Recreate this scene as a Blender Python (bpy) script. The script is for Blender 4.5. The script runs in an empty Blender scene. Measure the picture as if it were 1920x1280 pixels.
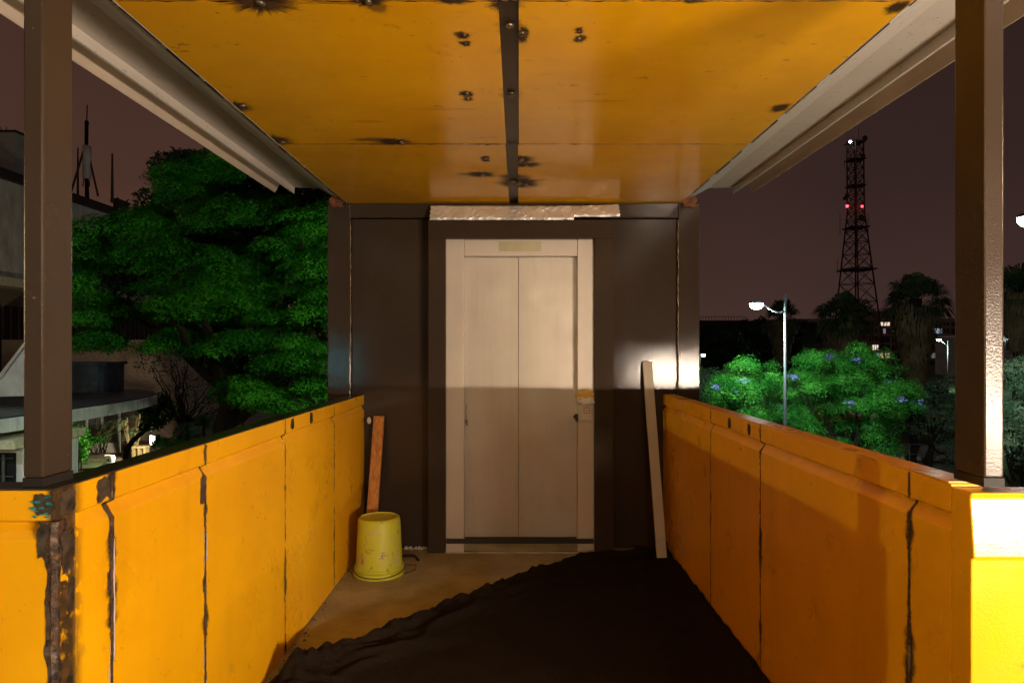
import bpy, math, random
import numpy as np
from mathutils import Vector, Matrix, noise as mn
R = math.radians
scene = bpy.context.scene
COL = scene.collection

# ------------------------------------------------------------------ camera
F = 1280.0            # focal length in photo pixels (24 mm on 1920 px)
VX, VY = 963.0, 653.0 # vanishing point
EYE = 1.44
cd = bpy.data.cameras.new('camera'); cam = bpy.data.objects.new('camera', cd); COL.objects.link(cam)
cam.location = (0, 0, EYE); cam.rotation_euler = (R(90), 0, 0)
cd.sensor_width = 36; cd.lens = 24; cd.shift_x = -3/1920; cd.shift_y = 13/1920
cd.clip_start = 0.05; cd.clip_end = 3000
scene.camera = cam
def P(px, py, Y):
    return Vector(((px-VX)*Y/F, Y, EYE-(py-VY)*Y/F))

# ------------------------------------------------------------------ sky glow of the city at night
w = bpy.data.worlds.new('World'); scene.world = w; w.use_nodes = True
nt = w.node_tree; nt.nodes.clear()
out = nt.nodes.new('ShaderNodeOutputWorld'); bg = nt.nodes.new('ShaderNodeBackground')
tc = nt.nodes.new('ShaderNodeTexCoord'); sx = nt.nodes.new('ShaderNodeSeparateXYZ')
nt.links.new(tc.outputs['Generated'], sx.inputs[0])
rz = nt.nodes.new('ShaderNodeValToRGB'); nt.links.new(sx.outputs['Z'], rz.inputs[0])
e = rz.color_ramp.elements
e[0].position = 0.0; e[0].color = (.062, .031, .0245, 1)
e[1].position = 0.7; e[1].color = (.026, .0128, .0102, 1)
n_ = rz.color_ramp.elements.new(.22); n_.color = (.037, .0182, .0143, 1)
rx = nt.nodes.new('ShaderNodeMapRange'); nt.links.new(sx.outputs['X'], rx.inputs[0])
rx.inputs[1].default_value = -.55; rx.inputs[2].default_value = .45
wn = nt.nodes.new('ShaderNodeTexNoise'); nt.links.new(tc.outputs['Generated'], wn.inputs['Vector']); wn.inputs['Scale'].default_value = 2.2; wn.inputs['Detail'].default_value = 4
wm = nt.nodes.new('ShaderNodeMapRange'); nt.links.new(wn.outputs['Fac'], wm.inputs[0])
wm.inputs[3].default_value = .70; wm.inputs[4].default_value = 1.30
mx = nt.nodes.new('ShaderNodeMix'); mx.data_type = 'RGBA'; mx.blend_type = 'MIX'
nt.links.new(rx.outputs[0], mx.inputs[0]); mx.inputs[6].default_value = (1.8, 1.7, 1.5, 1); mx.inputs[7].default_value = (.88, .92, 1.0, 1)
m2 = nt.nodes.new('ShaderNodeMix'); m2.data_type = 'RGBA'; m2.blend_type = 'MULTIPLY'; m2.inputs[0].default_value = 1
nt.links.new(rz.outputs[0], m2.inputs[6]); nt.links.new(mx.outputs[2], m2.inputs[7])
nt.links.new(m2.outputs[2], bg.inputs[0]); nt.links.new(wm.outputs[0], bg.inputs[1])
nt.links.new(bg.outputs[0], out.inputs[0])
scene.view_settings.view_transform = 'Standard'; scene.view_settings.look = 'None'
scene.view_settings.exposure = 0.0; scene.view_settings.gamma = 1
scene.render.engine = 'CYCLES'
scene.cycles.use_denoising = True
scene.cycles.max_bounces = 8; scene.cycles.diffuse_bounces = 5; scene.cycles.glossy_bounces = 3
scene.cycles.transparent_max_bounces = 6
scene.cycles.sample_clamp_indirect = 6.0

# ------------------------------------------------------------------ lamps of the place and added fills (some fixtures are built further down)
def spot(name, loc, aim, power, color, cone, size=.1):
    d = bpy.data.lights.new(name, 'SPOT'); d.energy = power; d.color = color; d.shadow_soft_size = size; d.spot_size = R(cone); d.spot_blend = .35
    o = bpy.data.objects.new(name, d); COL.objects.link(o); o.location = loc
    o.rotation_euler = (Vector(aim)-Vector(loc)).to_track_quat('-Z', 'Y').to_euler(); return o
def point(name, loc, power, color, size=.05):
    d = bpy.data.lights.new(name, 'POINT'); d.energy = power; d.color = color; d.shadow_soft_size = size
    o = bpy.data.objects.new(name, d); COL.objects.link(o); o.location = loc; return o
WORK = Vector((2.55, -0.7, 1.06))     # batten work light on a stand on the deck beside the camera
wd = bpy.data.lights.new('work_light_beam', 'AREA'); wd.shape = 'RECTANGLE'; wd.size = 1.5; wd.size_y = .014
wd.energy = 262; wd.color = (1.0, .79, .60)
wl = bpy.data.objects.new('work_light_beam', wd); COL.objects.link(wl); wl.location = WORK
wl.rotation_euler = (Vector((-1.08, 2.0, 1.25))-WORK).to_track_quat('-Z', 'Y').to_euler()
LED = (.72, 1.0, .92)
STREET = P(1415, 570, 24.0)          # street lamp in view on the right
spot('street_lamp_glow', STREET-Vector((0, 0, .16)), STREET+Vector((2.2, 3.2, -4)), 6500, LED, 165, .12)
BIGLAMP = P(1921, 411, 15.0)         # lamp at the frame's right edge
spot('near_street_lamp_glow', BIGLAMP-Vector((0, 0, .2)), BIGLAMP+Vector((.8, 6, -5)), 5000, (.8, .95, 1), 160, .12)
TREELAMP = Vector((-2.6, 14.0, 3.2)) # lamp standing behind the lift tower, lights the big tree
spot('tree_lamp_glow', TREELAMP-Vector((0, 0, .16)), (-11, 23, .6), 3700, (.84, 1.0, .68), 130, .12)
LEFTLOW = Vector((-20, -1.7, 3.25))  # far lamp to the left, low over the left parapet
point('far_lamp_glow', LEFTLOW, 2100, (1, .78, .42), .1)
LEFTHIGH = Vector((-6.4, -1.0, 7.55))# lamp above on the left
point('high_lamp_glow', LEFTHIGH, 170, (.75, .88, 1), .1)
RIGHTHIGH = Vector((10, 1.0, 3.8))   # lamp on the right, over the right parapet
point('right_lamp_glow', RIGHTHIGH, 430, (1, .74, .45), .1)
point('distant_lamp_glow', P(1760, 641, 95), 5000, LED, .15)
GARDEN = P(289, 824, 35.0)           # garden flood light
gd = bpy.data.lights.new('garden_flood_beam', 'SPOT'); gd.energy = 1400; gd.color = (1, .86, .56); gd.spot_size = R(150); gd.shadow_soft_size = .12
gl = bpy.data.objects.new('garden_flood_beam', gd); COL.objects.link(gl); gl.location = GARDEN+Vector((-.16, -.1, .05))
gl.rotation_euler = Vector((-1, -.05, -.1)).to_track_quat('-Z', 'Y').to_euler()
spot('facade_fill', (-13.5, 13, 4.6), (-21, 27, 3.5), 900, (.84, .95, 1), 110, .12)  # added unseen fill to brighten the pale facade and canopy edge
BEHIND = Vector((.6, -9.0, 2.95))   # added unseen fill behind the camera, lifts the door's lower half
point('door_fill', BEHIND, 430, (1, .86, .60), .12)
CYAN = Vector((-5.3, -10.0, .95))
point('sign_glow', CYAN, 60, (.05, .85, 1), .12)

# ------------------------------------------------------------------ node helper
class G:
    def __init__(self, name):
        self.m = bpy.data.materials.new(name); self.m.use_nodes = True
        self.nt = self.m.node_tree; self.nt.nodes.clear()
        self.out = self.nt.nodes.new('ShaderNodeOutputMaterial')
        self.bs = self.nt.nodes.new('ShaderNodeBsdfPrincipled')
        self.nt.links.new(self.bs.outputs[0], self.out.inputs[0])
        self.geo = self.nt.nodes.new('ShaderNodeNewGeometry')
        self.pos = self.geo.outputs['Position']
        s = self.nt.nodes.new('ShaderNodeSeparateXYZ'); self.nt.links.new(self.pos, s.inputs[0])
        self.x, self.y, self.z = s.outputs
    def set(self, inp, v):
        if isinstance(v, bpy.types.NodeSocket): self.nt.links.new(v, inp)
        else:
            if isinstance(v, (tuple, list)) and len(v) == 3 and inp.type == 'RGBA': v = (*v, 1)
            inp.default_value = v
    def math(self, op, a, b=0.0, c=0.0, clamp=False):
        n = self.nt.nodes.new('ShaderNodeMath'); n.operation = op; n.use_clamp = clamp
        self.set(n.inputs[0], a); self.set(n.inputs[1], b); self.set(n.inputs[2], c); return n.outputs[0]
    def add(self, a, b): return self.math('ADD', a, b)
    def sub(self, a, b): return self.math('SUBTRACT', a, b)
    def mul(self, a, b): return self.math('MULTIPLY', a, b)
    def max(self, a, b): return self.math('MAXIMUM', a, b)
    def vm(self, op, a, b):
        n = self.nt.nodes.new('ShaderNodeVectorMath'); n.operation = op
        self.set(n.inputs[0], a); self.set(n.inputs[1], b)
        return n.outputs['Value'] if op in ('LENGTH', 'DISTANCE', 'DOT_PRODUCT') else n.outputs[0]
    def noise(self, scale, detail=3, rough=.55, vec=None, stretch=None, dist=0, color=False):
        v = self.pos if vec is None else vec
        if stretch: v = self.vm('MULTIPLY', v, stretch)
        n = self.nt.nodes.new('ShaderNodeTexNoise'); self.set(n.inputs['Vector'], v)
        n.inputs['Scale'].default_value = scale; n.inputs['Detail'].default_value = detail
        n.inputs['Roughness'].default_value = rough; n.inputs['Distortion'].default_value = dist
        return n.outputs['Color'] if color else n.outputs['Fac']
    def step(self, v, a, b, c=0.0, d=1.0):
        n = self.nt.nodes.new('ShaderNodeMapRange'); n.interpolation_type = 'SMOOTHSTEP'
        for i, q in enumerate((v, a, b, c, d)): self.set(n.inputs[i], q)
        return n.outputs[0]
    def mix(self, f, a, b):
        n = self.nt.nodes.new('ShaderNodeMix'); n.data_type = 'RGBA'
        self.set(n.inputs[0], f); self.set(n.inputs[6], a); self.set(n.inputs[7], b); return n.outputs[2]
    def fin(self, color=None, rough=None, metal=None, height=None, bump=.2, dist=.002, **kw):
        if color is not None: self.set(self.bs.inputs['Base Color'], color)
        if rough is not None: self.set(self.bs.inputs['Roughness'], rough)
        if metal is not None: self.set(self.bs.inputs['Metallic'], metal)
        for k, v in kw.items(): self.set(self.bs.inputs[k.replace('_', ' ')], v)
        if height is not None:
            b = self.nt.nodes.new('ShaderNodeBump'); b.inputs['Strength'].default_value = bump
            b.inputs['Distance'].default_value = dist; self.set(b.inputs['Height'], height)
            self.nt.links.new(b.outputs[0], self.bs.inputs['Normal'])
        return self.m

def simple(name, c, rough=.6, metal=0, var=.25, scale=6, bump=.15, bs=60, dist=.002, stretch=None):
    g = G(name); n = g.noise(scale, 5, .6, stretch=stretch)
    lo = tuple(v*(1-var) for v in c); hi = tuple(min(1, v*(1+var)) for v in c)
    return g.fin(g.mix(g.step(n, .25, .75), lo, hi), rough, metal, g.noise(bs, 3), bump, dist)
def emit(name, c, s):
    g = G(name); return g.fin((.02, .02, .02), .5, Emission_Color=c, Emission_Strength=s)

YEL = (.80, .30, .010)
BURN = (.010, .007, .005)
def yellow(name, seams, spots=(), corner=None, wear=1.0, peel=1.0):
    """amber paint with scorched weld seams (Y positions) and scorch spots (x, y, rx, ry on the ceiling)"""
    g = G(name)
    big = g.noise(1.6, 5, .6); fine = g.noise(26, 4, .6)
    scr = g.step(g.noise(5, 6, .75, stretch=(1, 1.6, 1.2), dist=.6), .60, .68)
    col = g.mix(g.step(big, .3, .75), (.74, .352, .003), (.86, .44, .004))
    col = g.mix(g.mul(scr, .4*wear), col, (.40, .17, .02))
    spk = g.step(g.noise(44, 2, .5), .735, .76)
    spk = g.mul(spk, g.step(g.noise(2.3, 2), .42, .62))
    sp2 = g.mul(g.step(g.noise(15, 4, .75, stretch=(.45, 1, .6)), .63, .70), g.step(g.noise(1.9, 3), .44, .60))
    spk = g.max(spk, g.mul(sp2, .75 if spots else .3))
    col = g.mix(g.mul(spk, .75), col, (.10, .05, .02))
    run = g.mul(g.step(g.noise(5, 4, .6, stretch=(1, 1, .12)), .56, .74), .22*wear)
    col = g.mix(run, col, (.42, .20, .01))
    pale = g.step(g.noise(9, 5, .8, stretch=(1, 1, .35)), .665, .72)
    col = g.mix(g.mul(pale, .42*wear), col, (.72, .46, .22))
    burn = None; bare = None
    wob = g.mul(g.sub(g.noise(14, 4, .65), .5), .032)
    hair = g.mul(g.sub(g.noise(60, 3, .7), .5), .03)
    for k, (y0, amp) in enumerate(seams):
        d = g.math('ABSOLUTE', g.add(g.add(g.sub(g.y, y0), wob), hair))
        zz = g.math('MULTIPLY_ADD', g.z, 3.6, 7.3*k+y0*3.1)
        cx = g.nt.nodes.new('ShaderNodeCombineXYZ'); g.set(cx.inputs[0], zz)
        nz = g.noise(1.0, 3, .6, vec=cx.outputs[0])
        wdt = g.step(nz, .44, .66, .0035, .045*amp)
        b = g.mul(g.step(d, wdt, g.mul(wdt, .25)), g.step(nz, .36, .52, .55, .97))
        burn = b if burn is None else g.max(burn, b)
        if amp >= .8:
            w2 = g.step(nz, .5, .3, .0, .016*amp)
            b2 = g.step(g.math('ABSOLUTE', g.add(g.sub(g.y, y0-.008), g.mul(wob, .5))), w2, g.mul(w2, .8))
            bare = b2 if bare is None else g.max(bare, b2)
    if spots:
        wv = g.vm('MULTIPLY', g.vm('SUBTRACT', g.noise(24, 5, .8, color=True), (.5, .5, .5)), (.05, .025, 0))
        pv = g.vm('ADD', g.pos, wv)
        for (x0, y0, rx_, ry_, st) in spots:
            v = g.vm('MULTIPLY', g.vm('SUBTRACT', pv, (x0, y0, 0)), (1/rx_, 1/ry_, 0))
            dr = g.vm('ADD', g.vm('NORMALIZE', v, (0, 0, 0)), (x0*9, y0*7, 0))
            ln = g.math('DIVIDE', g.vm('LENGTH', v, (0, 0, 0)), g.math('MULTIPLY_ADD', g.noise(4.5, 4, .75, vec=dr), 1.9, -.12))
            b = g.mul(g.step(ln, 1.15, .55), st)
            burn = b if burn is None else g.max(burn, b)
    if corner:   # scorched corner where the wing meets the run: strip in x
        x0, sg, amp = corner
        nz = g.noise(4, 4, .65, stretch=(.3, .3, 1))
        d = g.math('ABSOLUTE', g.add(g.sub(g.x, x0), g.mul(wob, 1.2)))
        wdt = g.step(nz, .35, .7, .004, .026*amp)
        near = g.step(g.y, 1.72, 1.66)
        b = g.mul(g.mul(g.step(d, wdt, g.mul(wdt, .3)), near), .96)
        burn = b if burn is None else g.max(burn, b)
    if burn is not None:
        brn = g.mix(g.step(g.noise(30, 3), .45, .7), BURN, (.07, .030, .014))
        col = g.mix(burn, col, brn)
    if bare is not None: col = g.mix(g.mul(bare, .85), col, (.46, .40, .33))
    rough = g.step(g.noise(4, 4, .6), .3, .75, *((.16, .27) if spots else ((.2, .3) if peel > 1 else (.26, .42))))
    if burn is not None: rough = g.max(rough, g.mul(burn, .7))
    h = g.add(g.mul(g.noise(150, 2), .35), g.noise(5, 2))
    h = g.add(h, g.mul(g.noise(1.7, 2), 2.5))
    return g.fin(col, rough, 0, h, .12 if spots else .22*peel, .004, Specular_IOR_Level=.36 if spots else (.5 if peel > 1 else .32))

def spot_px(px, py, rx_, ry_, st=.97):
    q = VY-py; Y = F*1.044/q
    return ((px-VX)*Y/F, Y, rx_*1.85*Y/F, Y*ry_/q*1.75, st)
CEIL_SPOTS = [spot_px(*a) for a in [
    (488, 4, 44, 17), (520, 10, 30, 8, .7), (690, 2, 26, 9), (705, 12, 16, 10, .7), (850, 1, 24, 6), (945, 6, 22, 16), (1302, 1, 14, 5),
    (436, 200, 26, 8), (512, 263, 24, 7), (738, 266, 26, 5), (700, 262, 30, 2.5, .75), (866, 67, 11, 6), (872, 82, 8, 4),
    (980, 65, 9, 13), (1085, 58, 6, 5), (1086, 73, 9, 6), (875, 177, 9, 5), (878, 186, 7, 3), (910, 296, 7, 3), (911, 301, 6, 2),
    (902, 327, 20, 4), (880, 326, 16, 2, .7), (976, 299, 18, 6), (985, 309, 22, 3.5), (973, 343, 28, 8), (962, 331, 20, 3.5, .9),
    (1682, 14, 14, 10), (1462, 203, 12, 6), (955, 48, 17, 13, .55), (952, 95, 13, 6, .5), (958, 176, 13, 11, .5), (640, 6, 60, 2, .5),
    (760, 270, 90, 1.2, .6), (690, 228, 24, 2, .25), (840, 205, 50, 1.5, .2), (1120, 190, 40, 2, .2)]]
M = {}
M['ceil'] = yellow('amber_ceiling_paint', (), CEIL_SPOTS, wear=.7)
M['yl'] = yellow('amber_paint_scorched', ((4.10, .65), (3.22, .65), (2.385, 1.0), (1.83, 1.2)), corner=(-1.077, -1, 1.3))
M['yw'] = yellow('amber_paint_wing', (), peel=1.5)
M['yr'] = yellow('amber_paint_worn', ((3.73, .5), (2.98, .75), (1.858, .79)))
def brownmat(nm='brown_gloss_paint', r0=.055, r1=.095, sp=.22, bp=.09):
    g = G(nm)
    n = g.noise(2.5, 4); s = g.step(g.noise(60, 2), .74, .77)
    col = g.mix(n, (.036, .025, .018), (.056, .040, .029))
    col = g.mix(g.mul(s, .6), col, (.22, .15, .09))
    scr = g.step(g.noise(7, 6, .8, stretch=(1, 1, .25), dist=1.2), .69, .71)
    col = g.mix(g.mul(scr, .3), col, (.18, .11, .06))
    h = g.add(g.noise(190, 2), g.mul(g.noise(45, 2), .5))
    return g.fin(col, g.step(g.noise(3, 3), .3, .7, r0, r1), 0, h, bp, .003, Specular_IOR_Level=sp)
M['brown'] = brownmat(); M['post'] = brownmat('brown_post_paint', .17, .30, .28, .22)
M['brown_dark'] = simple('dark_brown_primer', (.02, .013, .009), .6)
def crustmat():
    g = G('burnt_weld_crust'); a = g.noise(34, 5, .75); b = g.noise(70, 4, .7, dist=.5); c = g.noise(16, 3)
    col = g.mix(g.step(a, .38, .62), (.012, .008, .006), (.085, .040, .018))
    col = g.mix(g.mul(g.step(b, .56, .68), .8), col, (.20, .085, .03))
    met = g.step(c, .56, .70); col = g.mix(met, col, (.22, .18, .145))
    return g.fin(col, g.step(b, .3, .7, .3, .75), g.mul(met, .7), g.add(a, b), 1.0, .006)
M['crust'] = crustmat(); M['primer'] = simple('pale_filler', (.50, .42, .36), .7, 0, .25, 30, .5, 80)
M['footband'] = simple('dark_foot_band', (.006, .004, .003), .7)  # near-black colour of the band at the post feet
M['rust'] = simple('rusty_steel', (.16, .055, .015), .8, .1, .7, 40, .5, 90)
M['weld'] = simple('burnt_weld', (.04, .021, .011), .5, .5, .8, 30, .9, 120, .004)
M['bare'] = simple('bare_steel', (.24, .19, .14), .34, .85, .6, 26, .6, 90, .003)
M['teal'] = simple('turquoise_glints', (.02, .42, .42), .3, .5, .5, 30)
def doormat():
    g = G('beige_door_paint')
    n = g.noise(3, 5, .65)
    col = g.mix(g.step(n, .3, .7), (.50, .442, .37), (.53, .47, .397))
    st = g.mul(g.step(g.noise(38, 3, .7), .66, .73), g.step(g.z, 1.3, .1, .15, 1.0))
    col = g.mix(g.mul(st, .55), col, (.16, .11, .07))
    vs = g.step(g.noise(30, 4, .7, stretch=(1, 1, .06)), .35, .7)
    col = g.mix(g.mul(vs, .14), col, (.36, .31, .25))
    scf = g.step(g.noise(7, 5, .8, stretch=(1, 1, .5), dist=1), .66, .70)
    col = g.mix(g.mul(scf, .3), col, (.30, .24, .18))
    grime = g.step(g.noise(1.3, 4, .7, stretch=(3, 1, .5)), .55, .8)
    col = g.mix(g.mul(grime, .14), col, (.30, .24, .17))
    return g.fin(col, g.step(g.noise(5, 3), .3, .7, .33, .47), .25, g.noise(120, 2), .08)
M['door'] = doormat()
M['jamb'] = simple('beige_jamb_paint', (.55, .485, .41), .42, .1, .07, 3, .06, 100)
M['plate'] = simple('cream_sign_plate', (.46, .42, .26), .4, 0, .08, 9, .05)
def floormat():
    g = G('stained_concrete')
    a = g.noise(2.2, 6, .7); b = g.noise(14, 4, .7)
    col = g.mix(g.step(a, .3, .72), (.23, .192, .10), (.40, .335, .185))
    col = g.mix(g.mul(g.step(b, .58, .75), .5), col, (.13, .10, .065))
    col = g.mix(g.mul(g.step(g.noise(90, 2), .68, .74), .6), col, (.45, .39, .28))
    return g.fin(col, .75, 0, g.add(g.noise(80, 4), b), .35, .004)
M['floor'] = floormat()
def clothmat():
    g = G('black_felt')
    n = g.noise(420, 2); f = g.step(g.noise(85, 2, .5), .715, .74)
    col = g.mix(n, (.009, .0066, .0048), (.033, .024, .016))
    col = g.mix(g.mul(f, .8), col, (.11, .085, .06))
    return g.fin(col, .97, 0, g.add(n, g.mul(g.noise(45, 4), 1.6)), 1.0, .006, Specular_IOR_Level=.04)
M['cloth'] = clothmat()
def bucketmat():
    g = G('lime_yellow_plastic')
    s = g.step(g.noise(11, 6, .8), .54, .60)
    col = g.mix(g.noise(4, 3), (.46, .46, .022), (.58, .57, .035))
    col = g.mix(g.mul(s, .75), col, (.50, .40, .26))
    d = g.step(g.noise(30, 4, .7, stretch=(1, 1, .5)), .58, .66)
    col = g.mix(g.mul(d, .7), col, (.17, .13, .03))
    return g.fin(col, .5, 0, g.add(g.noise(60, 4), s), .25, .004)
M['bucket'] = bucketmat()
def woodmat():
    g = G('raw_wood'); n = g.step(g.noise(16, 5, .75, stretch=(4, 4, .22)), .32, .68); k = g.noise(3, 4, stretch=(1, 1, 2))
    col = g.mix(n, (.34, .12, .025), (.62, .27, .06)); col = g.mix(g.step(k, .5, .75, 0, .7), col, (.10, .035, .012))
    return g.fin(col, .8, 0, n, .4, .004)
M['wood'] = woodmat()
M['bar'] = simple('beige_painted_tube', (.44, .385, .30), .45, 0, .08, 5)
def soffitmat():
    g = G('white_soffit_paint'); s = g.step(g.noise(48, 2), .655, .70)
    col = g.mix(g.noise(3, 4), (.47, .43, .38), (.60, .56, .50)); col = g.mix(g.mul(s, .65), col, (.15, .12, .10))
    return g.fin(col, .5, 0, g.noise(90, 2), .1)
M['soffit'] = soffitmat()
M['gutter'] = simple('cream_gutter_paint', (.55, .46, .36), .5, 0, .08, 3)
def foilmat(name, c):
    g = G(name); f = g.noise(22, 5, .7, dist=1.5)
    wv = g.nt.nodes.new('ShaderNodeTexBrick'); g.set(wv.inputs['Vector'], g.vm('MULTIPLY', g.pos, (1, 1, 1)))
    h = g.add(g.mul(g.noise(230, 1), .35), f)
    return g.fin(c, .34, .5, h, .6, .008)
M['foil'] = foilmat('silver_foil', (.86, .86, .85)); M['goldfoil'] = foilmat('crumpled_gold_foil', (.85, .62, .20))
M['rubber'] = simple('black_rubber', (.012, .012, .012), .5)
M['wire'] = simple('steel_wire', (.10, .09, .07), .4, .8)
M['strip'] = simple('bare_brown_strip', (.034, .019, .009), .38, .3, .5, 9, .3, 60)
M['ink'] = simple('black_marker', (.02, .02, .018), .6)
M['button'] = simple('pale_button', (.70, .50, .36), .35)
M['deck'] = simple('deck_steel', (.10, .07, .05), .6)
# outdoors
def leafmat(name, a, b, trans=.25, sc=.9):
    g = G(name); n = g.step(g.noise(sc, 4, .6), .3, .7); n2 = g.noise(9, 2)
    col = g.mix(g.step(g.add(g.mul(n, .6), g.mul(n2, .5)), .3, .8), a, b)
    g.fin(col, .6, Specular_IOR_Level=.1)
    t = g.nt.nodes.new('ShaderNodeBsdfTranslucent'); g.set(t.inputs[0], col)
    ms = g.nt.nodes.new('ShaderNodeMixShader'); ms.inputs[0].default_value = trans
    g.nt.links.new(g.bs.outputs[0], ms.inputs[1]); g.nt.links.new(t.outputs[0], ms.inputs[2]); g.nt.links.new(ms.outputs[0], g.out.inputs[0])
    return g.m
M['leaf_big'] = leafmat('rain_tree_leaf', (.004, .050, .002), (.020, .120, .005))
M['leaf_jac'] = leafmat('fresh_green_leaf', (.011, .115, .011), (.060, .26, .028))
M['leaf_dull'] = leafmat('dull_green_leaf', (.035, .08, .035), (.12, .17, .09))
M['leaf_dark'] = leafmat('dark_leaf', (.015, .030, .015), (.03, .055, .026))
M['leaf_palm'] = leafmat('palm_leaf', (.018, .034, .012), (.05, .06, .025))
M['leaf_dead'] = leafmat('dead_palm_leaf', (.07, .05, .025), (.13, .09, .045), .1)
M['blossom'] = leafmat('mauve_blossom', (.13, .14, .34), (.20, .21, .46))
M['bark'] = simple('bark', (.016, .012, .008), .95, 0, .5, 9, .8, 30, .02, stretch=(3, 3, 1)); M['bark'].node_tree.nodes['Principled BSDF'].inputs['Specular IOR Level'].default_value = .05
M['tan'] = simple('weathered_tan', (.16, .12, .055), .8)
M['plaster'] = simple('stained_white_plaster', (.50, .50, .47), .85, 0, .3, 1.2, .3, 12, stretch=(1, 1, .4))
M['slabpaint'] = simple('white_slab_edge', (.62, .61, .62), .8, 0, .25, 2, .2, 12, stretch=(2, 2, .3))
M['roofing'] = simple('dark_wet_roofing', (.035, .055, .065), .4, 0, .6, 1.6, .3, 9)
M['soffit_y'] = simple('yellow_soffit', (.55, .52, .34), .8)
def brick(name, a, b, mort, sc):
    g = G(name); t = g.nt.nodes.new('ShaderNodeTexBrick')
    cx = g.nt.nodes.new('ShaderNodeCombineXYZ'); g.set(cx.inputs[0], g.add(g.x, g.y)); g.set(cx.inputs[1], g.z)
    g.set(t.inputs['Vector'], cx.outputs[0]); g.set(t.inputs['Color1'], a); g.set(t.inputs['Color2'], b); g.set(t.inputs['Mortar'], mort)
    t.inputs['Scale'].default_value = sc; t.inputs['Mortar Size'].default_value = .03
    return g.fin(t.outputs[0], .9, 0, t.outputs['Fac'], -.3, .01)
M['brick'] = brick('old_brick', (.17, .115, .085), (.25, .17, .12), (.07, .05, .04), 3)
M['brickred'] = brick('red_brick', (.30, .09, .06), (.36, .115, .075), (.13, .06, .05), 2)
M['concrete'] = simple('grey_concrete', (.30, .28, .26), .9, 0, .25, .6)
M['glass'] = simple('dark_window_glass', (.015, .017, .022), .12, 0, .2, 2, 0)
M['frame'] = simple('pale_metal_frame', (.45, .45, .45), .5, .3)
M['pole'] = simple('galvanised_pole', (.09, .10, .103), .5, .4, .15)
M['lattice'] = simple('dark_red_lattice', (.055, .028, .024), .7, .2)
M['asphalt'] = simple('asphalt', (.05, .05, .05), .9, 0, .3, 3, .4, 60, .01)
M['pave'] = simple('pavement_concrete', (.22, .21, .19), .9, 0, .25, 2, .3, 30, .01)
M['white'] = simple('white_line_paint', (.7, .7, .68), .8)
M['grass'] = simple('grass_lawn', (.05, .085, .025), .95, 0, .6, 3, .8, 40, .05)
M['soil'] = simple('garden_soil', (.16, .13, .075), .95, 0, .5, 1.4, .8, 20, .03)
M['led'] = emit('white_led', (.80, .97, 1), 45); M['red'] = emit('red_beacon', (1, .02, .03), 14)
M['whitebeacon'] = emit('white_beacon', (.85, .95, 1), 30); M['floodface'] = emit('flood_face', (1, .93, .72), 12)
M['litwarm'] = emit('lit_window_warm', (1, .72, .38), .55); M['litpeach'] = emit('lit_window_peach', (1, .80, .62), .95)
M['litcool'] = emit('lit_window_cool', (.62, .80, 1), .75); M['litdim'] = emit('lit_window_dim', (.55, .68, .70), .22)
M['cyansign'] = emit('cyan_sign', (.05, .85, 1), 3); M['taillight'] = emit('tail_light', (1, .05, .03), 1.6)
M['carred'] = simple('red_car_paint', (.55, .02, .015), .25); M['carwhite'] = simple('white_car_paint', (.6, .6, .6), .25)
M['tyre'] = simple('tyre', (.015, .015, .015), .8)

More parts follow.
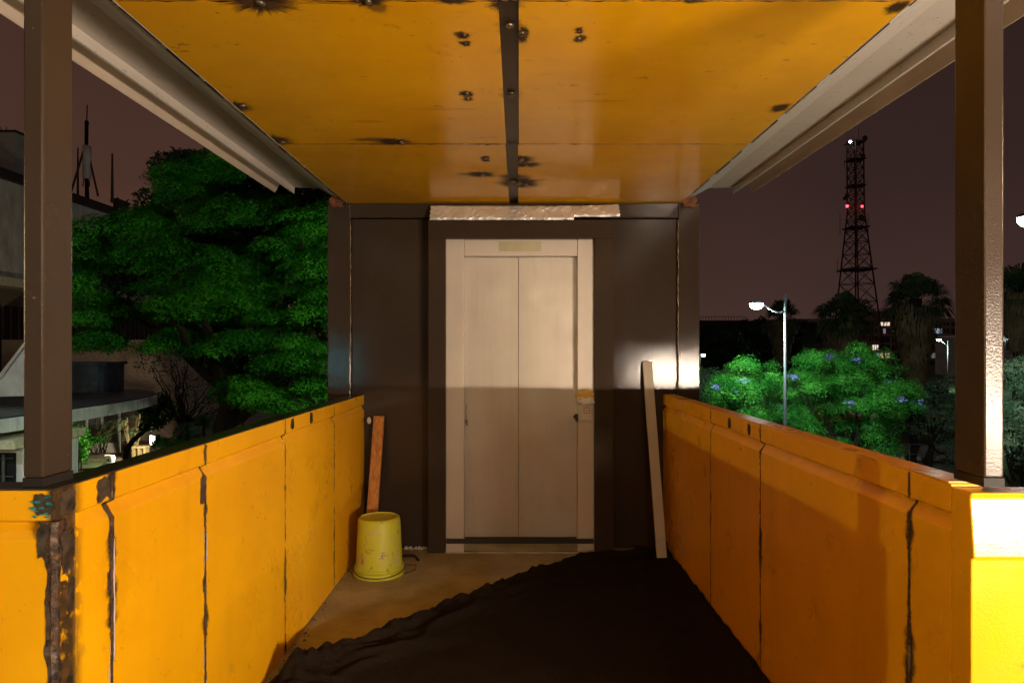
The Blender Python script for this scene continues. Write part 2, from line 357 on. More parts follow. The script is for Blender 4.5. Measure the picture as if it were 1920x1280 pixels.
# ------------------------------------------------------------------ mesh helper
class MB:
    def __init__(self): self.v = []; self.f = []; self.sm = False
    def add(self, vs, fs):
        b = len(self.v); self.v += [tuple(p) for p in vs]; self.f += [tuple(i+b for i in f) for f in fs]; return self
    def box(self, x0, x1, y0, y1, z0, z1):
        return self.add([(x, y, z) for z in (z0, z1) for y in (y0, y1) for x in (x0, x1)],
            [(0, 2, 3, 1), (4, 5, 7, 6), (0, 1, 5, 4), (2, 6, 7, 3), (0, 4, 6, 2), (1, 3, 7, 5)])
    def cbox(self, c, ax, ay, az):
        c, ax, ay, az = map(Vector, (c, ax, ay, az))
        return self.add([c+ax*i+ay*j+az*k for k in (-1, 1) for j in (-1, 1) for i in (-1, 1)],
            [(0, 2, 3, 1), (4, 5, 7, 6), (0, 1, 5, 4), (2, 6, 7, 3), (0, 4, 6, 2), (1, 3, 7, 5)])
    def tube(self, pts, r, n=8, cap=True):
        pts = [Vector(p) for p in pts]; rs = r if isinstance(r, (list, tuple)) else [r]*len(pts)
        vs = []; prev = None
        for i, p in enumerate(pts):
            t = (pts[min(i+1, len(pts)-1)]-pts[max(i-1, 0)])
            t = t.normalized() if t.length > 1e-9 else Vector((0, 0, 1))
            if prev is None: u = t.orthogonal().normalized()
            else:
                u = prev-t*prev.dot(t); u = u.normalized() if u.length > 1e-6 else t.orthogonal().normalized()
            prev = u; q = t.cross(u)
            vs += [p+(u*math.cos(2*math.pi*k/n)+q*math.sin(2*math.pi*k/n))*rs[i] for k in range(n)]
        fs = []
        for i in range(len(pts)-1):
            for k in range(n):
                a = i*n+k; b = i*n+(k+1) % n; fs.append((a, b, b+n, a+n))
        if cap: fs += [tuple(range(n-1, -1, -1)), tuple((len(pts)-1)*n+k for k in range(n))]
        return self.add(vs, fs)
    def lathe(self, c, prof, n=32, closed=True):
        c = Vector(c); vs = []; fs = []
        for r, z in prof: vs += [c+Vector((r*math.cos(2*math.pi*k/n), r*math.sin(2*math.pi*k/n), z)) for k in range(n)]
        for i in range(len(prof)-1):
            for k in range(n):
                a = i*n+k; b = i*n+(k+1) % n; fs.append((a, b, b+n, a+n))
        if closed: fs += [tuple(range(n-1, -1, -1)), tuple((len(prof)-1)*n+k for k in range(n))]
        return self.add(vs, fs)
    def prism(self, poly, d):          # closed polygon (3D points) pushed along d
        n = len(poly); d = Vector(d); a = [Vector(p) for p in poly]
        return self.add(a+[p+d for p in a], [tuple(range(n-1, -1, -1)), tuple(range(n, 2*n))]+[(i, (i+1) % n, n+(i+1) % n, n+i) for i in range(n)])
    def grid(self, fn, nu, nv):
        vs = [fn(i/nu, j/nv) for i in range(nu+1) for j in range(nv+1)]
        return self.add(vs, [(i*(nv+1)+j, (i+1)*(nv+1)+j, (i+1)*(nv+1)+j+1, i*(nv+1)+j+1) for i in range(nu) for j in range(nv)])
    def build(self, name, mat, parent=None, smooth=False, bevel=0):
        me = bpy.data.meshes.new(name); me.from_pydata(self.v, [], self.f)
        if mat: me.materials.append(M[mat] if isinstance(mat, str) else mat)
        if smooth:
            for p in me.polygons: p.use_smooth = True
        o = bpy.data.objects.new(name, me); COL.objects.link(o)
        import bmesh
        bm = bmesh.new(); bm.from_mesh(me); bmesh.ops.recalc_face_normals(bm, faces=bm.faces); bm.to_mesh(me); bm.free()
        if bevel:
            b = o.modifiers.new('bevel', 'BEVEL'); b.width = bevel; b.segments = 2; b.limit_method = 'ANGLE'
        if parent is not None:
            o.parent = parent
            off = parent.get('_w', (0, 0, 0)); o['_w'] = off
            if any(off): me.transform(Matrix.Translation(-Vector(off)))
        else: o['_w'] = (0., 0., 0.)
        return o
def tag(o, label=None, cat=None, group=None, kind=None):
    for k, v in (('label', label), ('category', cat), ('group', group), ('kind', kind)):
        if v: o[k] = v
    return o
def thing(name, loc, label, cat, group=None):
    o = bpy.data.objects.new(name, None); COL.objects.link(o); o.location = loc; o['_w'] = tuple(loc); o.empty_display_size = .1
    return tag(o, label, cat, group)
def leaves(name, mat, parent, C, S, N, asp=.5):
    """C centres (n,3), S sizes (n,), N unit normals (n,3)"""
    n = len(C); rng = np.random.default_rng(n)
    t = rng.normal(size=(n, 3)); t -= (t*N).sum(1, keepdims=True)*N; t /= np.linalg.norm(t, axis=1, keepdims=True)+1e-9
    b = np.cross(N, t); s = S[:, None]
    V = np.stack([C-t*s, C-b*s*asp+N*s*.12, C+t*s, C+b*s*asp+N*s*.12], 1).reshape(-1, 3)
    off = np.array(parent.get('_w', (0, 0, 0))); V = V-off
    me = bpy.data.meshes.new(name); me.vertices.add(4*n); me.vertices.foreach_set('co', V.ravel())
    me.loops.add(4*n); me.loops.foreach_set('vertex_index', np.arange(4*n, dtype=np.int32))
    me.polygons.add(n); me.polygons.foreach_set('loop_start', np.arange(0, 4*n, 4, dtype=np.int32))
    me.update(calc_edges=True); me.validate(); me.materials.append(M[mat])
    o = bpy.data.objects.new(name, me); COL.objects.link(o); o.parent = parent; return o
def clumps(rng, cl, per, size, droop=.35, up=.6, shell=.55):
    """leaf positions scattered over flattened ellipsoid clumps cl = (x,y,z,rx,rz)"""
    Cs, Ss, Ns = [], [], []
    for (x, y, z, r, rzv) in cl:
        n = max(6, int(per*r*r)); d = rng.normal(size=(n, 3)); d /= np.linalg.norm(d, axis=1, keepdims=True)
        d[:, 2] = np.where(rng.random(n) < up, np.abs(d[:, 2]), d[:, 2])
        rad = shell+(1-shell)*rng.random(n)**.5
        lump = 1+.22*np.sin(d[:, 0]*5+x*3)*np.cos(d[:, 1]*4+y*2+z)
        p = d*rad[:, None]*lump[:, None]*np.array([r, r, rzv])
        p[:, 2] -= droop*(p[:, 0]**2+p[:, 1]**2)/max(r, .1)*.5
        Cs.append(p+np.array([x, y, z])); Ss.append(size*(.6+.8*rng.random(n)))
        nn = d+rng.normal(size=(n, 3))*.55+np.array([0, 0, .35]); Ns.append(nn/np.linalg.norm(nn, axis=1, keepdims=True))
    return np.concatenate(Cs), np.concatenate(Ss), np.concatenate(Ns)
def blob_branch(mb, a, b, r0, r1, seed, n=7):
    rnd = random.Random(seed); a, b = Vector(a), Vector(b); L = (b-a).length
    pts = [a.lerp(b, i/n)+Vector((rnd.uniform(-1, 1), rnd.uniform(-1, 1), rnd.uniform(-.4, 1)))*L*.05*math.sin(math.pi*i/n) for i in range(n+1)]
    mb.tube(pts, [r0+(r1-r0)*i/n for i in range(n+1)], 8)

XI = 1.077; YW = 4.93; YN = 1.60; ZT = 1.107; ZC = EYE+1.044; GZ = -4.5
# ================================================================== walkway floor
MB().box(-XI-.08, XI+.08, YN, YW, -.03, 0).box(-6.5, 6.5, -1.6, YN, -.03, 0).build('floor', 'floor').__setitem__('kind', 'structure')
o = MB().box(-XI-.1, XI+.1, YN, YW, -.42, -.034).box(-6.5, 6.5, -1.6, YN, -.42, -.034).build('bridge_deck', 'deck'); o['kind'] = 'structure'

# ================================================================== parapets
PROF = [(0, ZT), (0, 1.037), (-.022, 1.027), (0, .99), (0, .004)]
BACK = [(-.08, .004), (-.08, ZT)]
PROFR = [(-.006, 1.10), (-.012, 1.088), (.002, .95), (-.008, .944), (-.008, .004)]
def seg(mb, p0, p1, nrm, prof, n=1):
    """sweep the panel profile between plan points; nrm = inward plan normal"""
    pr = prof+[(-.08, .004), (-.08, prof[0][1])]
    poly = [(p0[0]+nrm[0]*u, p0[1]+nrm[1]*u, z) for u, z in pr]
    mb.prism(poly, (p1[0]-p0[0], p1[1]-p0[1], 0)); return mb
def bead(mb, pt_fn, r, seed, n=60):
    rnd = random.Random(seed); pts = []; rs = []
    for i in range(n+1):
        p = pt_fn(i/n); pts.append(p+Vector((rnd.uniform(-1, 1), rnd.uniform(-1, 1), 0))*r*.5)
        k = mn.noise(Vector((i*.21, seed, 0))); rs.append(max(.0008, r*(.55+.9*k+.3*rnd.random())))
    mb.tube(pts, rs, 6)
def profpt(t, prof=PROF):
    L = [0]
    for a, b in zip(prof, prof[1:]): L.append(L[-1]+math.dist(a, b))
    s = t*L[-1]
    for i in range(len(prof)-1):
        if s <= L[i+1] or i == len(prof)-2:
            k = (s-L[i])/(L[i+1]-L[i]); return (prof[i][0]+(prof[i+1][0]-prof[i][0])*k, prof[i][1]+(prof[i+1][1]-prof[i][1])*k)
def blob_patch(mb, cen, u, v, nrm, ru, rv, seed, n=22):
    """ragged flat flake for scraped paint, rust, joints and painted glints, a couple of millimetres thick"""
    rnd = random.Random(seed); cen, u, v, nrm = map(Vector, (cen, u, v, nrm)); ring = []
    for i in range(n):
        a = 2*math.pi*i/n; k = .72+.28*rnd.random()+.25*mn.noise(Vector((math.cos(a)*1.7, math.sin(a)*1.7, seed)))
        sq = max(abs(math.cos(a)), abs(math.sin(a)))
        ring.append(cen+(u*math.cos(a)*ru+v*math.sin(a)*rv)*k/sq**.8)
    mb.prism(ring, nrm*.002)

def parapet(side, seams, mat, label, heavy):
    s = side
    root = thing('parapet', (s*XI, 3.2, 0), label, 'parapet')
    ys = [YW-.006]+seams+[YN]
    for a, b in zip(ys, ys[1:]):
        mb = MB(); g = .0022
        seg(mb, (s*XI, a-g), (s*XI, b+g if b != YN else b+.0815), (-s, 0), PROF)
        mb.build('panel', mat, root, bevel=.003)
    if s < 0: seg(MB(), (s*6.4, YN), (s*XI, YN), (0, -1), PROF).build('wing_panel', mat, root, bevel=.003)
    else: seg(MB(), (s*6.4, YN), (s*XI, YN), (0, -1), PROFR).build('wing_panel', 'yw', root, bevel=.004)
    for k, y in enumerate(seams):
        mb = MB(); r = heavy[k]
        if r >= .005:
            def cf(u, v, y=y, k=k, r=r):
                z0 = profpt(v); z = z0[1]; n1 = mn.noise(Vector((z*4.2, k*9.1, s))); n2 = mn.noise(Vector((z*23, k*5, 2))); n3 = mn.noise(Vector((z*60, u*4, k)))
                wd_ = r*(.55+2.2*max(0, n1+.12))*(1+.5*n2)+.0012; t = 2*u-1; sd = 1.25 if t < 0 else .8
                d = .0012+max(0, 1-abs(t))*(.0025+.0035*max(0, n1)+.002*n3)
                return Vector((s*(XI-z0[0]-d), y+t*wd_*sd*(1+.35*mn.noise(Vector((z*48, t*3, k)))), z-.003))
            mb.grid(cf, 8, 260); mb.build('weld_seam', 'crust', root)
            continue
        bead(mb, lambda t: Vector((s*(XI-profpt(t)[0]+.0012), y, profpt(t)[1]-.004)), r, 11*k+s, 90)
        mb.build('weld_seam', 'weld', root, True)
    return root
pl = parapet(-1, [4.10, 3.22, 2.385, 1.83], 'yl', 'bright yellow steel parapet with scorched welds, beside the upturned bucket', [.0035, .003, .005, .007])
pr = parapet(1, [3.73, 2.98, 1.858], 'yr', 'shaded amber steel parapet with three thin weld seams beside the black cloth', [.003, .004, .005])
# corner welds
def corner(u, v):
    z = .006+v*1.028; t = 2*u-1; n1 = mn.noise(Vector((z*3.1, 4.2, 0))); n2 = mn.noise(Vector((z*17, 1, 5 if t < 0 else 9))); n3 = mn.noise(Vector((z*55, t*6, 3)))
    top = max(0, (z-.86)/.17); wd_ = max(.004, (.013+.014*n1+.010*n2+.022*top)*(1.1 if t < 0 else 1.2)+.003)
    e = abs(t); d = .0014+(1-e)*(.0025+.0016*n3+.002*n2)+.005*math.exp(-(t/.22)**2)*(1+.35*n3)
    rag = 1+.30*mn.noise(Vector((z*42, t*2, 7)))
    if t < 0: return Vector((-XI-e*wd_*rag, YN-d+.002*(e < .1), z))
    return Vector((-XI+d, YN+e*wd_*rag, z))
MB().grid(corner, 28, 320).build('corner_weld', 'crust', pl)
for (y, z0, z1, w_, k) in ((1.838, .60, .93, .006, 1), (1.842, .10, .33, .008, 2), (1.822, .40, .52, .004, 3), (2.392, .70, .80, .006, 4), (2.39, .12, .28, .004, 5)):
    mb = MB()
    def ps(u, v, y=y, z0=z0, z1=z1, w_=w_, k=k):
        z = z0+(z1-z0)*v; t = 2*u-1; ww = w_*(.5+.9*abs(mn.noise(Vector((z*9, k, 1)))))*math.sin(math.pi*min(1, max(0, v)))**.4
        return Vector((-XI+.0022+.0012*(1-abs(t)), y+t*ww+.004*mn.noise(Vector((z*14, k, 4))), z))
    mb.grid(ps, 4, 60).build('filler_strip', 'primer', pl)
for (x, w_, z0, z1, k) in ((-1.125, .006, .05, .62, 1), (-1.064, .005, .02, .55, 2)):
    mb = MB()
    def pw(u, v, x=x, w_=w_, z0=z0, z1=z1, k=k):
        z = z0+(z1-z0)*v; t = 2*u-1; ww = w_*(.4+.9*abs(mn.noise(Vector((z*8, k, 1))))); xx = x+t*ww+.008*mn.noise(Vector((z*7, k, 4)))
        if k == 1: return Vector((xx, YN-.0075-.001*(1-abs(t)), z))
        return Vector((-XI+.0078+.001*(1-abs(t)), YN+.022+t*ww+.008*mn.noise(Vector((z*7, k, 4))), z))
    mb.grid(pw, 4, 90).build('filler_strip', 'primer', pl)
for k, (x, z, a, b) in enumerate([(-1.096, .99, .022, .045), (-1.10, 1.075, .03, .028), (-1.085, .80, .012, .05), (-1.092, .55, .012, .07)]):
    mb = MB(); blob_patch(mb, (x, YN-.001, z), (1, 0, 0), (0, 0, 1), (0, -1, 0), a, b, 3+k); mb.build('scraped_patch', 'bare', pl)
for k, (y, z, a, b) in enumerate([(1.645, 1.07, .03, .034), (1.80, 1.072, .042, .034), (1.648, .95, .025, .055), (1.66, .84, .014, .04), (1.655, .62, .012, .035), (2.36, .95, .018, .055), (2.37, .62, .009, .03), (1.815, .82, .009, .03)]):
    mb = MB(); blob_patch(mb, (-XI+.001, y, z), (0, 1, 0), (0, 0, 1), (1, 0, 0), a, b, 33+k); mb.build('scraped_patch', 'bare', pl)
mb = MB(); rnd = random.Random(4)
for k in range(13):
    blob_patch(mb, (-1.105+rnd.uniform(-.022, .022), YN-.003, 1.075+rnd.uniform(-.035, .03)), (1, 0, 0), (0, 0, 1), (0, -1, 0), rnd.uniform(.002, .008), rnd.uniform(.001, .004), 90+k, 10)
mb.build('turquoise_glints', 'teal', pl)  # cyan glints on the bare metal, painted as turquoise flakes
for y in (3.63, 3.32):
    mb = MB(); blob_patch(mb, (-XI+.001, y, 1.072), (0, 1, 0), (0, 0, 1), (1, 0, 0), .026, .031, int(y*9), 12); mb.build('rail_joint', 'weld', pl)
for y in (3.40, 3.12):
    mb = MB(); blob_patch(mb, (XI-.001, y, 1.072), (0, 1, 0), (0, 0, 1), (-1, 0, 0), .022, .031, int(y*9), 12); mb.build('rail_joint', 'weld', pr)
# top caps, darker upper face
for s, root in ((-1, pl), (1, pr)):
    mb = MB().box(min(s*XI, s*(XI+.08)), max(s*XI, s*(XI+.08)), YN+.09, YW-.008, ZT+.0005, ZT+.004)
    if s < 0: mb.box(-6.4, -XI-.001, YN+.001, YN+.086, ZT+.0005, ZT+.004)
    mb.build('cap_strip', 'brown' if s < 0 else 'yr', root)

# ================================================================== posts
for s, lab in ((-1, 'tall brown steel post on the scorched corner of the bright yellow parapet'), (1, 'tall brown steel post with lamplit front face beside the overexposed parapet wing')):
    xi, xo = s*1.1165, s*1.1645
    root = thing('steel_post', (s*1.14, 1.675, ZT+.004), lab, 'post', 'posts carrying the canopy')
    MB().box(min(xi, xo), max(xi, xo), 1.62, 1.73, ZT+.026, 2.62).build('shaft', 'post', root, bevel=.005)
    MB().box(min(xi, xo)-.0005, max(xi, xo)+.0005, 1.6195, 1.7305, ZT+.0045, ZT+.0255).build('base', 'footband', root)

# ================================================================== canopy roof
roof = thing('canopy_roof', (0, 3, ZC), 'yellow steel canopy over the walkway with pale eaves and scorched weld spots', 'canopy')
XE = 1.20
def gapx(Y, side):
    if Y > 3.492: k = (Y-3.492)/1.4; return (-.041+.011*k) if side < 0 else (.022+.012*k)
    k = (Y-2.1)/1.35; return (-.046+.008*k) if side < 0 else (.016+.0107*k)
for (ya, yb) in ((3.4935, YW-.004), (2.055, 3.4905), (.6, 2.052), (-.9, .597)):
    for s in (-1, 1):
        poly = [(gapx(ya, s), ya, ZC), (s*XE, ya, ZC), (s*XE, yb, ZC), (gapx(yb, s), yb, ZC)]
        MB().prism(poly, (0, 0, .004)).build('ceiling_sheet', 'ceil', roof)
MB().box(-.08, .08, -.9, YW-.004, ZC+.006, ZC+.05).build('centre_strip', 'strip', roof)
for y in (3.492, 2.0535, .5985):
    mb = MB(); bead(mb, lambda t: Vector((-1.19+2.38*t, y, ZC+.001)), .0035, int(y*3), 200); mb.build('sheet_seam', 'weld', roof)
mb = MB(); bead(mb, lambda t: Vector((P(868+70*t, 0, 3.49).x, 3.490, ZC-.001)), .005, 4, 40); mb.build('seam_weld', 'bare', roof)
rnd = random.Random(2); mb = MB()
for (px, py, r) in [(870, 66, 6), (872, 82, 4), (978, 63, 9), (1085, 73, 5), (1085, 60, 4), (875, 176, 6), (877, 185, 4), (910, 297, 4), (985, 309, 6), (972, 343, 7), (985, 346, 6), (962, 340, 6), (977, 299, 6), (905, 327, 6), (752, 267, 7), (488, 6, 10), (455, 199, 6), (530, 267, 6), (690, 4, 8), (955, 48, 9), (958, 176, 8)]:
    q = VY-py; Y = F*1.044/q; x = (px-VX)*Y/F; rr = r*Y/F
    mb.lathe((x, Y, ZC), [(rr, .001), (rr*.9, -rr*.25), (rr*.5, -rr*.5), (rr*.05, -rr*.55)], 14)
mb.build('weld_bumps', 'bare', roof, True)
for s in (-1, 1):
    Y0, Y1 = -.9, YW+.015
    def prof(pts, name, mat, y1=Y1):
        mb = MB(); n = len(pts); vs = [(s*x, Y0, EYE+z) for x, z in pts]+[(s*x, y1, EYE+z) for x, z in pts]
        mb.add(vs, [(i, i+1, n+i+1, n+i) for i in range(n-1)])
        o = mb.build(name, mat, roof); sd = o.modifiers.new('thick', 'SOLIDIFY'); sd.thickness = .003; sd.offset = 0; return o
    prof([(1.203, 1.044), (1.205, 1.052), (1.245, 1.075), (1.262, 1.078), (1.41, 1.158)], 'eave_flange', 'soffit', YW-.01)
    prof([(1.411, 1.1595), (1.586, 1.166), (1.588, 1.1215), (1.598, 1.121)], 'soffit', 'soffit')
    prof([(1.68, 1.20), (1.692, 1.187), (1.708, 1.155), (1.725, 1.127), (1.728, 1.127)], 'gutter_lip', 'gutter', YW+.005)
    prof([(1.59, 1.21), (1.678, 1.2005)], 'gutter_bed', 'gutter')
    prof([(1.15, 1.30), (1.60, 1.24), (1.76, 1.215)], 'roof_sheet', 'soffit')
    mb = MB(); rnd = random.Random(8+s)
    y = 1.4
    while y < 4.8:
        L = rnd.uniform(.1, .45); x = 1.228+rnd.uniform(-.003, .003); mb.box(min(s*x, s*(x+.006)), max(s*x, s*(x+.006)), y, min(y+L, 4.85), EYE+1.0605, EYE+1.064); y += L+rnd.uniform(.03, .2)
    mb.build('stitch_weld', 'weld', roof)
MB().box(1.13, 1.19, -.9, YW-.02, ZC+.01, ZC+.11).box(-1.19, -1.13, -.9, YW-.02, ZC+.01, ZC+.11).build('edge_beam', 'brown', roof)
# ================================================================== lift tower
lift = thing('elevator_tower', (0, 5.8, GZ), 'brown steel elevator shaft closing the end of the walkway', 'elevator')
XW = 1.335
MB().box(-XW+.01, XW-.01, YW+.06, 6.9, GZ, 2.60).build('shaft', 'brown', lift)
for (a, b) in ((-XW, P(657, 0, 4.90).x), (P(1272, 0, 4.90).x, XW)):
    MB().box(a, b, 4.90, 5.06, GZ, ZC-.005).build('corner_post', 'brown', lift, bevel=.004)
xl, xr = P(657, 0, 4.9).x, P(1272, 0, 4.9).x
cl_, cr_ = P(803, 0, 4.8).x, P(1150, 0, 4.8).x
MB().box(xl+.004, cl_+.02, YW, YW+.06, -.4, 2.372).build('wall_panel', 'brown', lift, bevel=.002)
MB().box(cr_-.02, xr-.004, YW, YW+.06, -.4, 2.372).build('wall_panel', 'brown', lift, bevel=.002)
MB().box(xl+.002, xr-.002, 4.895, YW+.06, 2.378, ZC-.006).build('header_beam', 'brown', lift, bevel=.003)
for (x, z0, z1) in ((xl+.003, .02, 2.36), (xr-.003, .02, 2.36)):   # rust-brown caulk lines along the panel joints
    mb = MB(); bead(mb, lambda t: Vector((x, 4.898, z0+(z1-z0)*t)), .004, int(x*10), 160); mb.build('joint_bead', 'bare', lift, True)
mb = MB()
bead(mb, lambda t: Vector((xl+(cl_-xl)*t, 4.899, 2.376)), .002, 3, 60); mb.build('joint_bead', 'weld', lift, True); mb = MB()
bead(mb, lambda t: Vector((cr_+(xr-cr_)*t, 4.899, 2.376)), .003, 4, 60); mb.build('joint_bead', 'weld', lift, True)
for (px, sg) in ((632, -1), (1292, 1)):
    mb = MB(); c = P(px, 379, 4.88); blob_patch(mb, c, (1, 0, 0), (0, 0, 1), (0, -1, 0), .055, .04, 12+sg, 16); blob_patch(mb, c+Vector((sg*.03, -.004, .012)), (1, 0, 0), (0, 0, 1), (0, -1, 0), .03, .03, 15+sg, 12); mb.build('rusty_bracket', 'rust', lift)
ci, cj = P(835, 0, 4.8).x, P(1115, 0, 4.8).x
zt_o, zt_i = 2.344, 2.2125
mb = MB().box(cl_, ci, 4.80, 4.985, 0.002, zt_i).box(cj, cr_, 4.80, 4.985, 0.002, zt_i).box(cl_, cr_, 4.80, 4.985, zt_i+.0005, zt_o)
mb.build('door_casing', 'brown', lift, bevel=.003)
jl, jr = P(870, 0, 4.84).x, P(1083, 0, 4.84).x
MB().box(ci+.001, jl, 4.835, 4.98, .0, zt_i-.001).build('door_jamb', 'jamb', lift, bevel=.002)
MB().box(jr, cj-.001, 4.835, 4.98, .0, zt_i-.001).build('door_jamb', 'jamb', lift, bevel=.002)
ztr = P(0, 480, 4.84).z
tr = MB().box(jl+.002, jr-.002, 4.838, 4.98, ztr, zt_i-.001).build('transom', 'jamb', lift, bevel=.003)
a, b = P(936, 453, 4.83), P(1014, 471, 4.83)
MB().box(a.x, b.x, 4.832, 4.8375, b.z, a.z).build('sign_plate', 'plate', tr, bevel=.001)
xs = P(972, 0, 4.9).x
for (x0, x1) in ((jl-.03, xs-.0012), (xs+.0012, jr+.03)):
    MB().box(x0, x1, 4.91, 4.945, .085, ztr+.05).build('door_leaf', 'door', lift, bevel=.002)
MB().box(jl, jr, 4.948, 4.96, 0.0, ztr+.05).build('door_shadow_gap', 'rubber', lift)
MB().box(ci+.004, cj-.004, 4.822, 4.832, P(0, 1018, 4.83).z, P(0, 1009, 4.83).z).box(jl+.004, jr-.004, 4.832, 4.905, .06, .082).build('threshold_bar', 'brown_dark', lift, bevel=.001)
MB().box(jl+.001, jr-.001, 4.86, 4.94, .001, .055).build('door_sill', 'floor', lift)
# call station on the jamb
cp0, cp1 = P(1090, 759, 4.83), P(1110, 788, 4.83)
cp = MB().box(cp0.x, cp1.x, 4.826, 4.8345, cp1.z, cp0.z).build('call_panel', 'jamb', lift, bevel=.002)
bt0, bt1 = P(1095.5, 764.5, 4.825), P(1104.5, 773.5, 4.825)
MB().box(bt0.x-.003, bt1.x+.003, 4.8235, 4.8255, bt1.z-.003, bt0.z+.003).build('button_bezel', 'rubber', cp)
MB().box(bt0.x, bt1.x, 4.82, 4.823, bt1.z, bt0.z).build('button', 'button', cp, bevel=.001)
c = (bt0+bt1)/2; mb = MB()
mb.tube([(c.x-.008, 4.8192, c.z+.007), (c.x, 4.8192, c.z-.008)], .0013, 5).tube([(c.x, 4.8192, c.z-.008), (c.x+.008, 4.8192, c.z+.007)], .0013, 5)
mb.build('arrow_mark', 'ink', cp)
def crumple(c, ax, az, ay, seed, mat, name, parent):
    mb = MB(); c = Vector(c)
    def f(u, v):
        th = u*2*math.pi; ph = v*math.pi
        d = Vector((math.cos(th)*math.sin(ph), math.sin(th)*math.sin(ph), math.cos(ph)))
        k = 1+.38*mn.noise(d*3+Vector((seed, 0, 0)))+.22*mn.noise(d*8+Vector((0, seed, 0)))
        return c+Vector((d.x*ax, d.y*ay, d.z*az))*k
    mb.grid(f, 34, 20); return mb.build(name, mat, parent)
crumple((P(1098, 0, 4.82).x, 4.815, P(0, 741, 4.82).z), .062, .042, .03, 2, 'goldfoil', 'foil_wrap', lift)
crumple((P(1099, 0, 4.82).x, 4.80, P(0, 751, 4.82).z), .055, .026, .026, 5, 'foil', 'foil_wrap', lift)
mb = MB(); a = P(1084, 776, 4.83); mb.prism([a, P(1084, 792, 4.83), P(1075, 781, 4.86), P(1079, 776, 4.86)], (0, .02, 0)); mb.build('door_seal_flap', 'rubber', lift)
mb = MB(); rnd = random.Random(6); c = P(874, 758, 4.9)
mb.tube([c+Vector((rnd.uniform(-.004, .004), 0, -i*.016)) for i in range(9)], .002, 5)
pts = [P(875, 792, 4.9)+Vector((math.cos(i*1.3)*.016*rnd.random(), -.006, math.sin(i*1.1)*.022)) for i in range(14)]; mb.tube(pts, .002, 5)
mb.build('dangling_wire', 'wire', lift)
# foil tape across the head of the door
x0, x1 = P(806, 0, 4.8).x, P(1162, 0, 4.8).x
def tape(u, v):
    x = x0+(x1-x0)*u; zb = 2.340 if u < .76 else 2.362; zt = 2.452+.012*max(0, u-.8)*5
    z = zb+(zt-zb)*v+.004*mn.noise(Vector((u*30, v*3, 0)))*(v < .02)
    rdg = (1-abs(mn.noise(Vector((x*8+z*9, z*6, 3)))))**7+.7*(1-abs(mn.noise(Vector((x*17-z*14, z*11, 8)))))**8
    y = 4.7935+.075*max(0, v-.15)+.012*mn.noise(Vector((x*9, z*14, 1)))-.007*rdg+.004*mn.noise(Vector((x*50, z*40, 4)))
    xe = x+(.012*mn.noise(Vector((v*9, 2, 0))) if u < .01 or u > .99 else 0)
    return Vector((xe, min(y, 4.89), z))
mb = MB().grid(tape, 300, 26); o = mb.build('foil_tape', 'foil', lift, True); sd = o.modifiers.new('thick', 'SOLIDIFY'); sd.thickness = .0008
# white grout along the casing foot
mb = MB(); rnd = random.Random(9)
for k in range(26):
    x = -.78+.17*rnd.random(); mb.lathe((x, YW-.01-rnd.random()*.02, 0), [(.008+.01*rnd.random(), 0), (.004, .008+.01*rnd.random())], 6)
bead(mb, lambda t: Vector((ci+(cj-ci)*t, 4.80, .006)), .006, 2, 60)
mb.build('grout_line', 'soffit', lift)

# ================================================================== loose things on the walkway
bx, by = -.86, 4.37
buck = thing('bucket', (bx, by, 0), 'dirty lime yellow plastic bucket standing upside down on the concrete', 'bucket')
mb = MB().lathe((bx, by, 0), [(.150, .004), (.150, .06), (.146, .062), (.134, .345), (.128, .362), (.122, .366), (.118, .360), (.02, .357)], 40); mb.build('body', 'bucket', buck, True).modifiers.new('es', 'EDGE_SPLIT').split_angle = R(40)
mb = MB().lathe((bx, by, 0), [(.151, .001), (.160, .002), (.161, .016), (.154, .020), (.151, .042), (.158, .044), (.158, .056), (.151, .058)], 40, False); mb.build('rim', 'bucket', buck, True)
pts = [(bx+.165*math.cos(t), by+.165*math.sin(t)-.0, .05-.03*math.sin((t-R(180))/R(190)*math.pi)) for t in [R(180+190*i/20) for i in range(21)]]
pts += [(bx+.20, by+.03, .045), (bx+.235, by+.01, .055), (bx+.235, by-.03, .035), (bx+.17, by-.06, .02)]
MB().tube(pts, .003, 6).build('wire_handle', 'wire', buck, True)
rnd = random.Random(12)
for row, (a0, z0, n) in enumerate([(250, .19, 7), (250, .172, 5), (285, .17, 4), (288, .152, 6), (282, .135, 4)]):
    mb = MB()
    for k in range(n):
        a = R(a0+k*3.0); r = .1475; pp = []
        for j in range(3):
            aa = a+R(rnd.uniform(-1.6, 1.6)); z = z0+rnd.uniform(-.007, .007); rr = .1455-(z-.06)/.285*.012
            pp.append((bx+rr*math.cos(aa), by+rr*math.sin(aa), z))
        mb.tube(pp, .0013, 4)
    mb.build('marker_scribble', 'ink', buck)
# wooden batten
def stick(name, a, b, wx, wy, mat, label, cat):
    a, b = Vector(a), Vector(b); d = (b-a); L = d.length; d.normalize(); ux = Vector((1, 0, 0)); ux = (ux-d*ux.dot(d)).normalized(); uy = d.cross(ux)
    mb = MB(); n = 12; rnd = random.Random(7)
    mb.cbox((a+b)/2, ux*wx/2, uy*wy/2, d*L/2)
    return tag(mb.build(name, mat, None, bevel=.003), label, cat)
stick('wooden_batten', (-.978, 4.62, .01), P(711, 780, 4.885), .075, .028, 'wood', 'rough reddish wooden batten leaning on the brown wall behind the bucket', 'plank')
stick('metal_bar', (.998, 4.60, .03), P(1213, 678, 4.91), .068, .025, 'bar', 'long beige metal bar leaning on the brown wall at the cloth edge', 'bar')
mb = MB(); mb.tube([P(755, 1040, 4.7)+Vector((0, 0, .012-P(755, 1040, 4.7).z)), (-.72, 4.72, .012), (-.68, 4.70, .014), (-.645, 4.62, .010)], .009, 8)
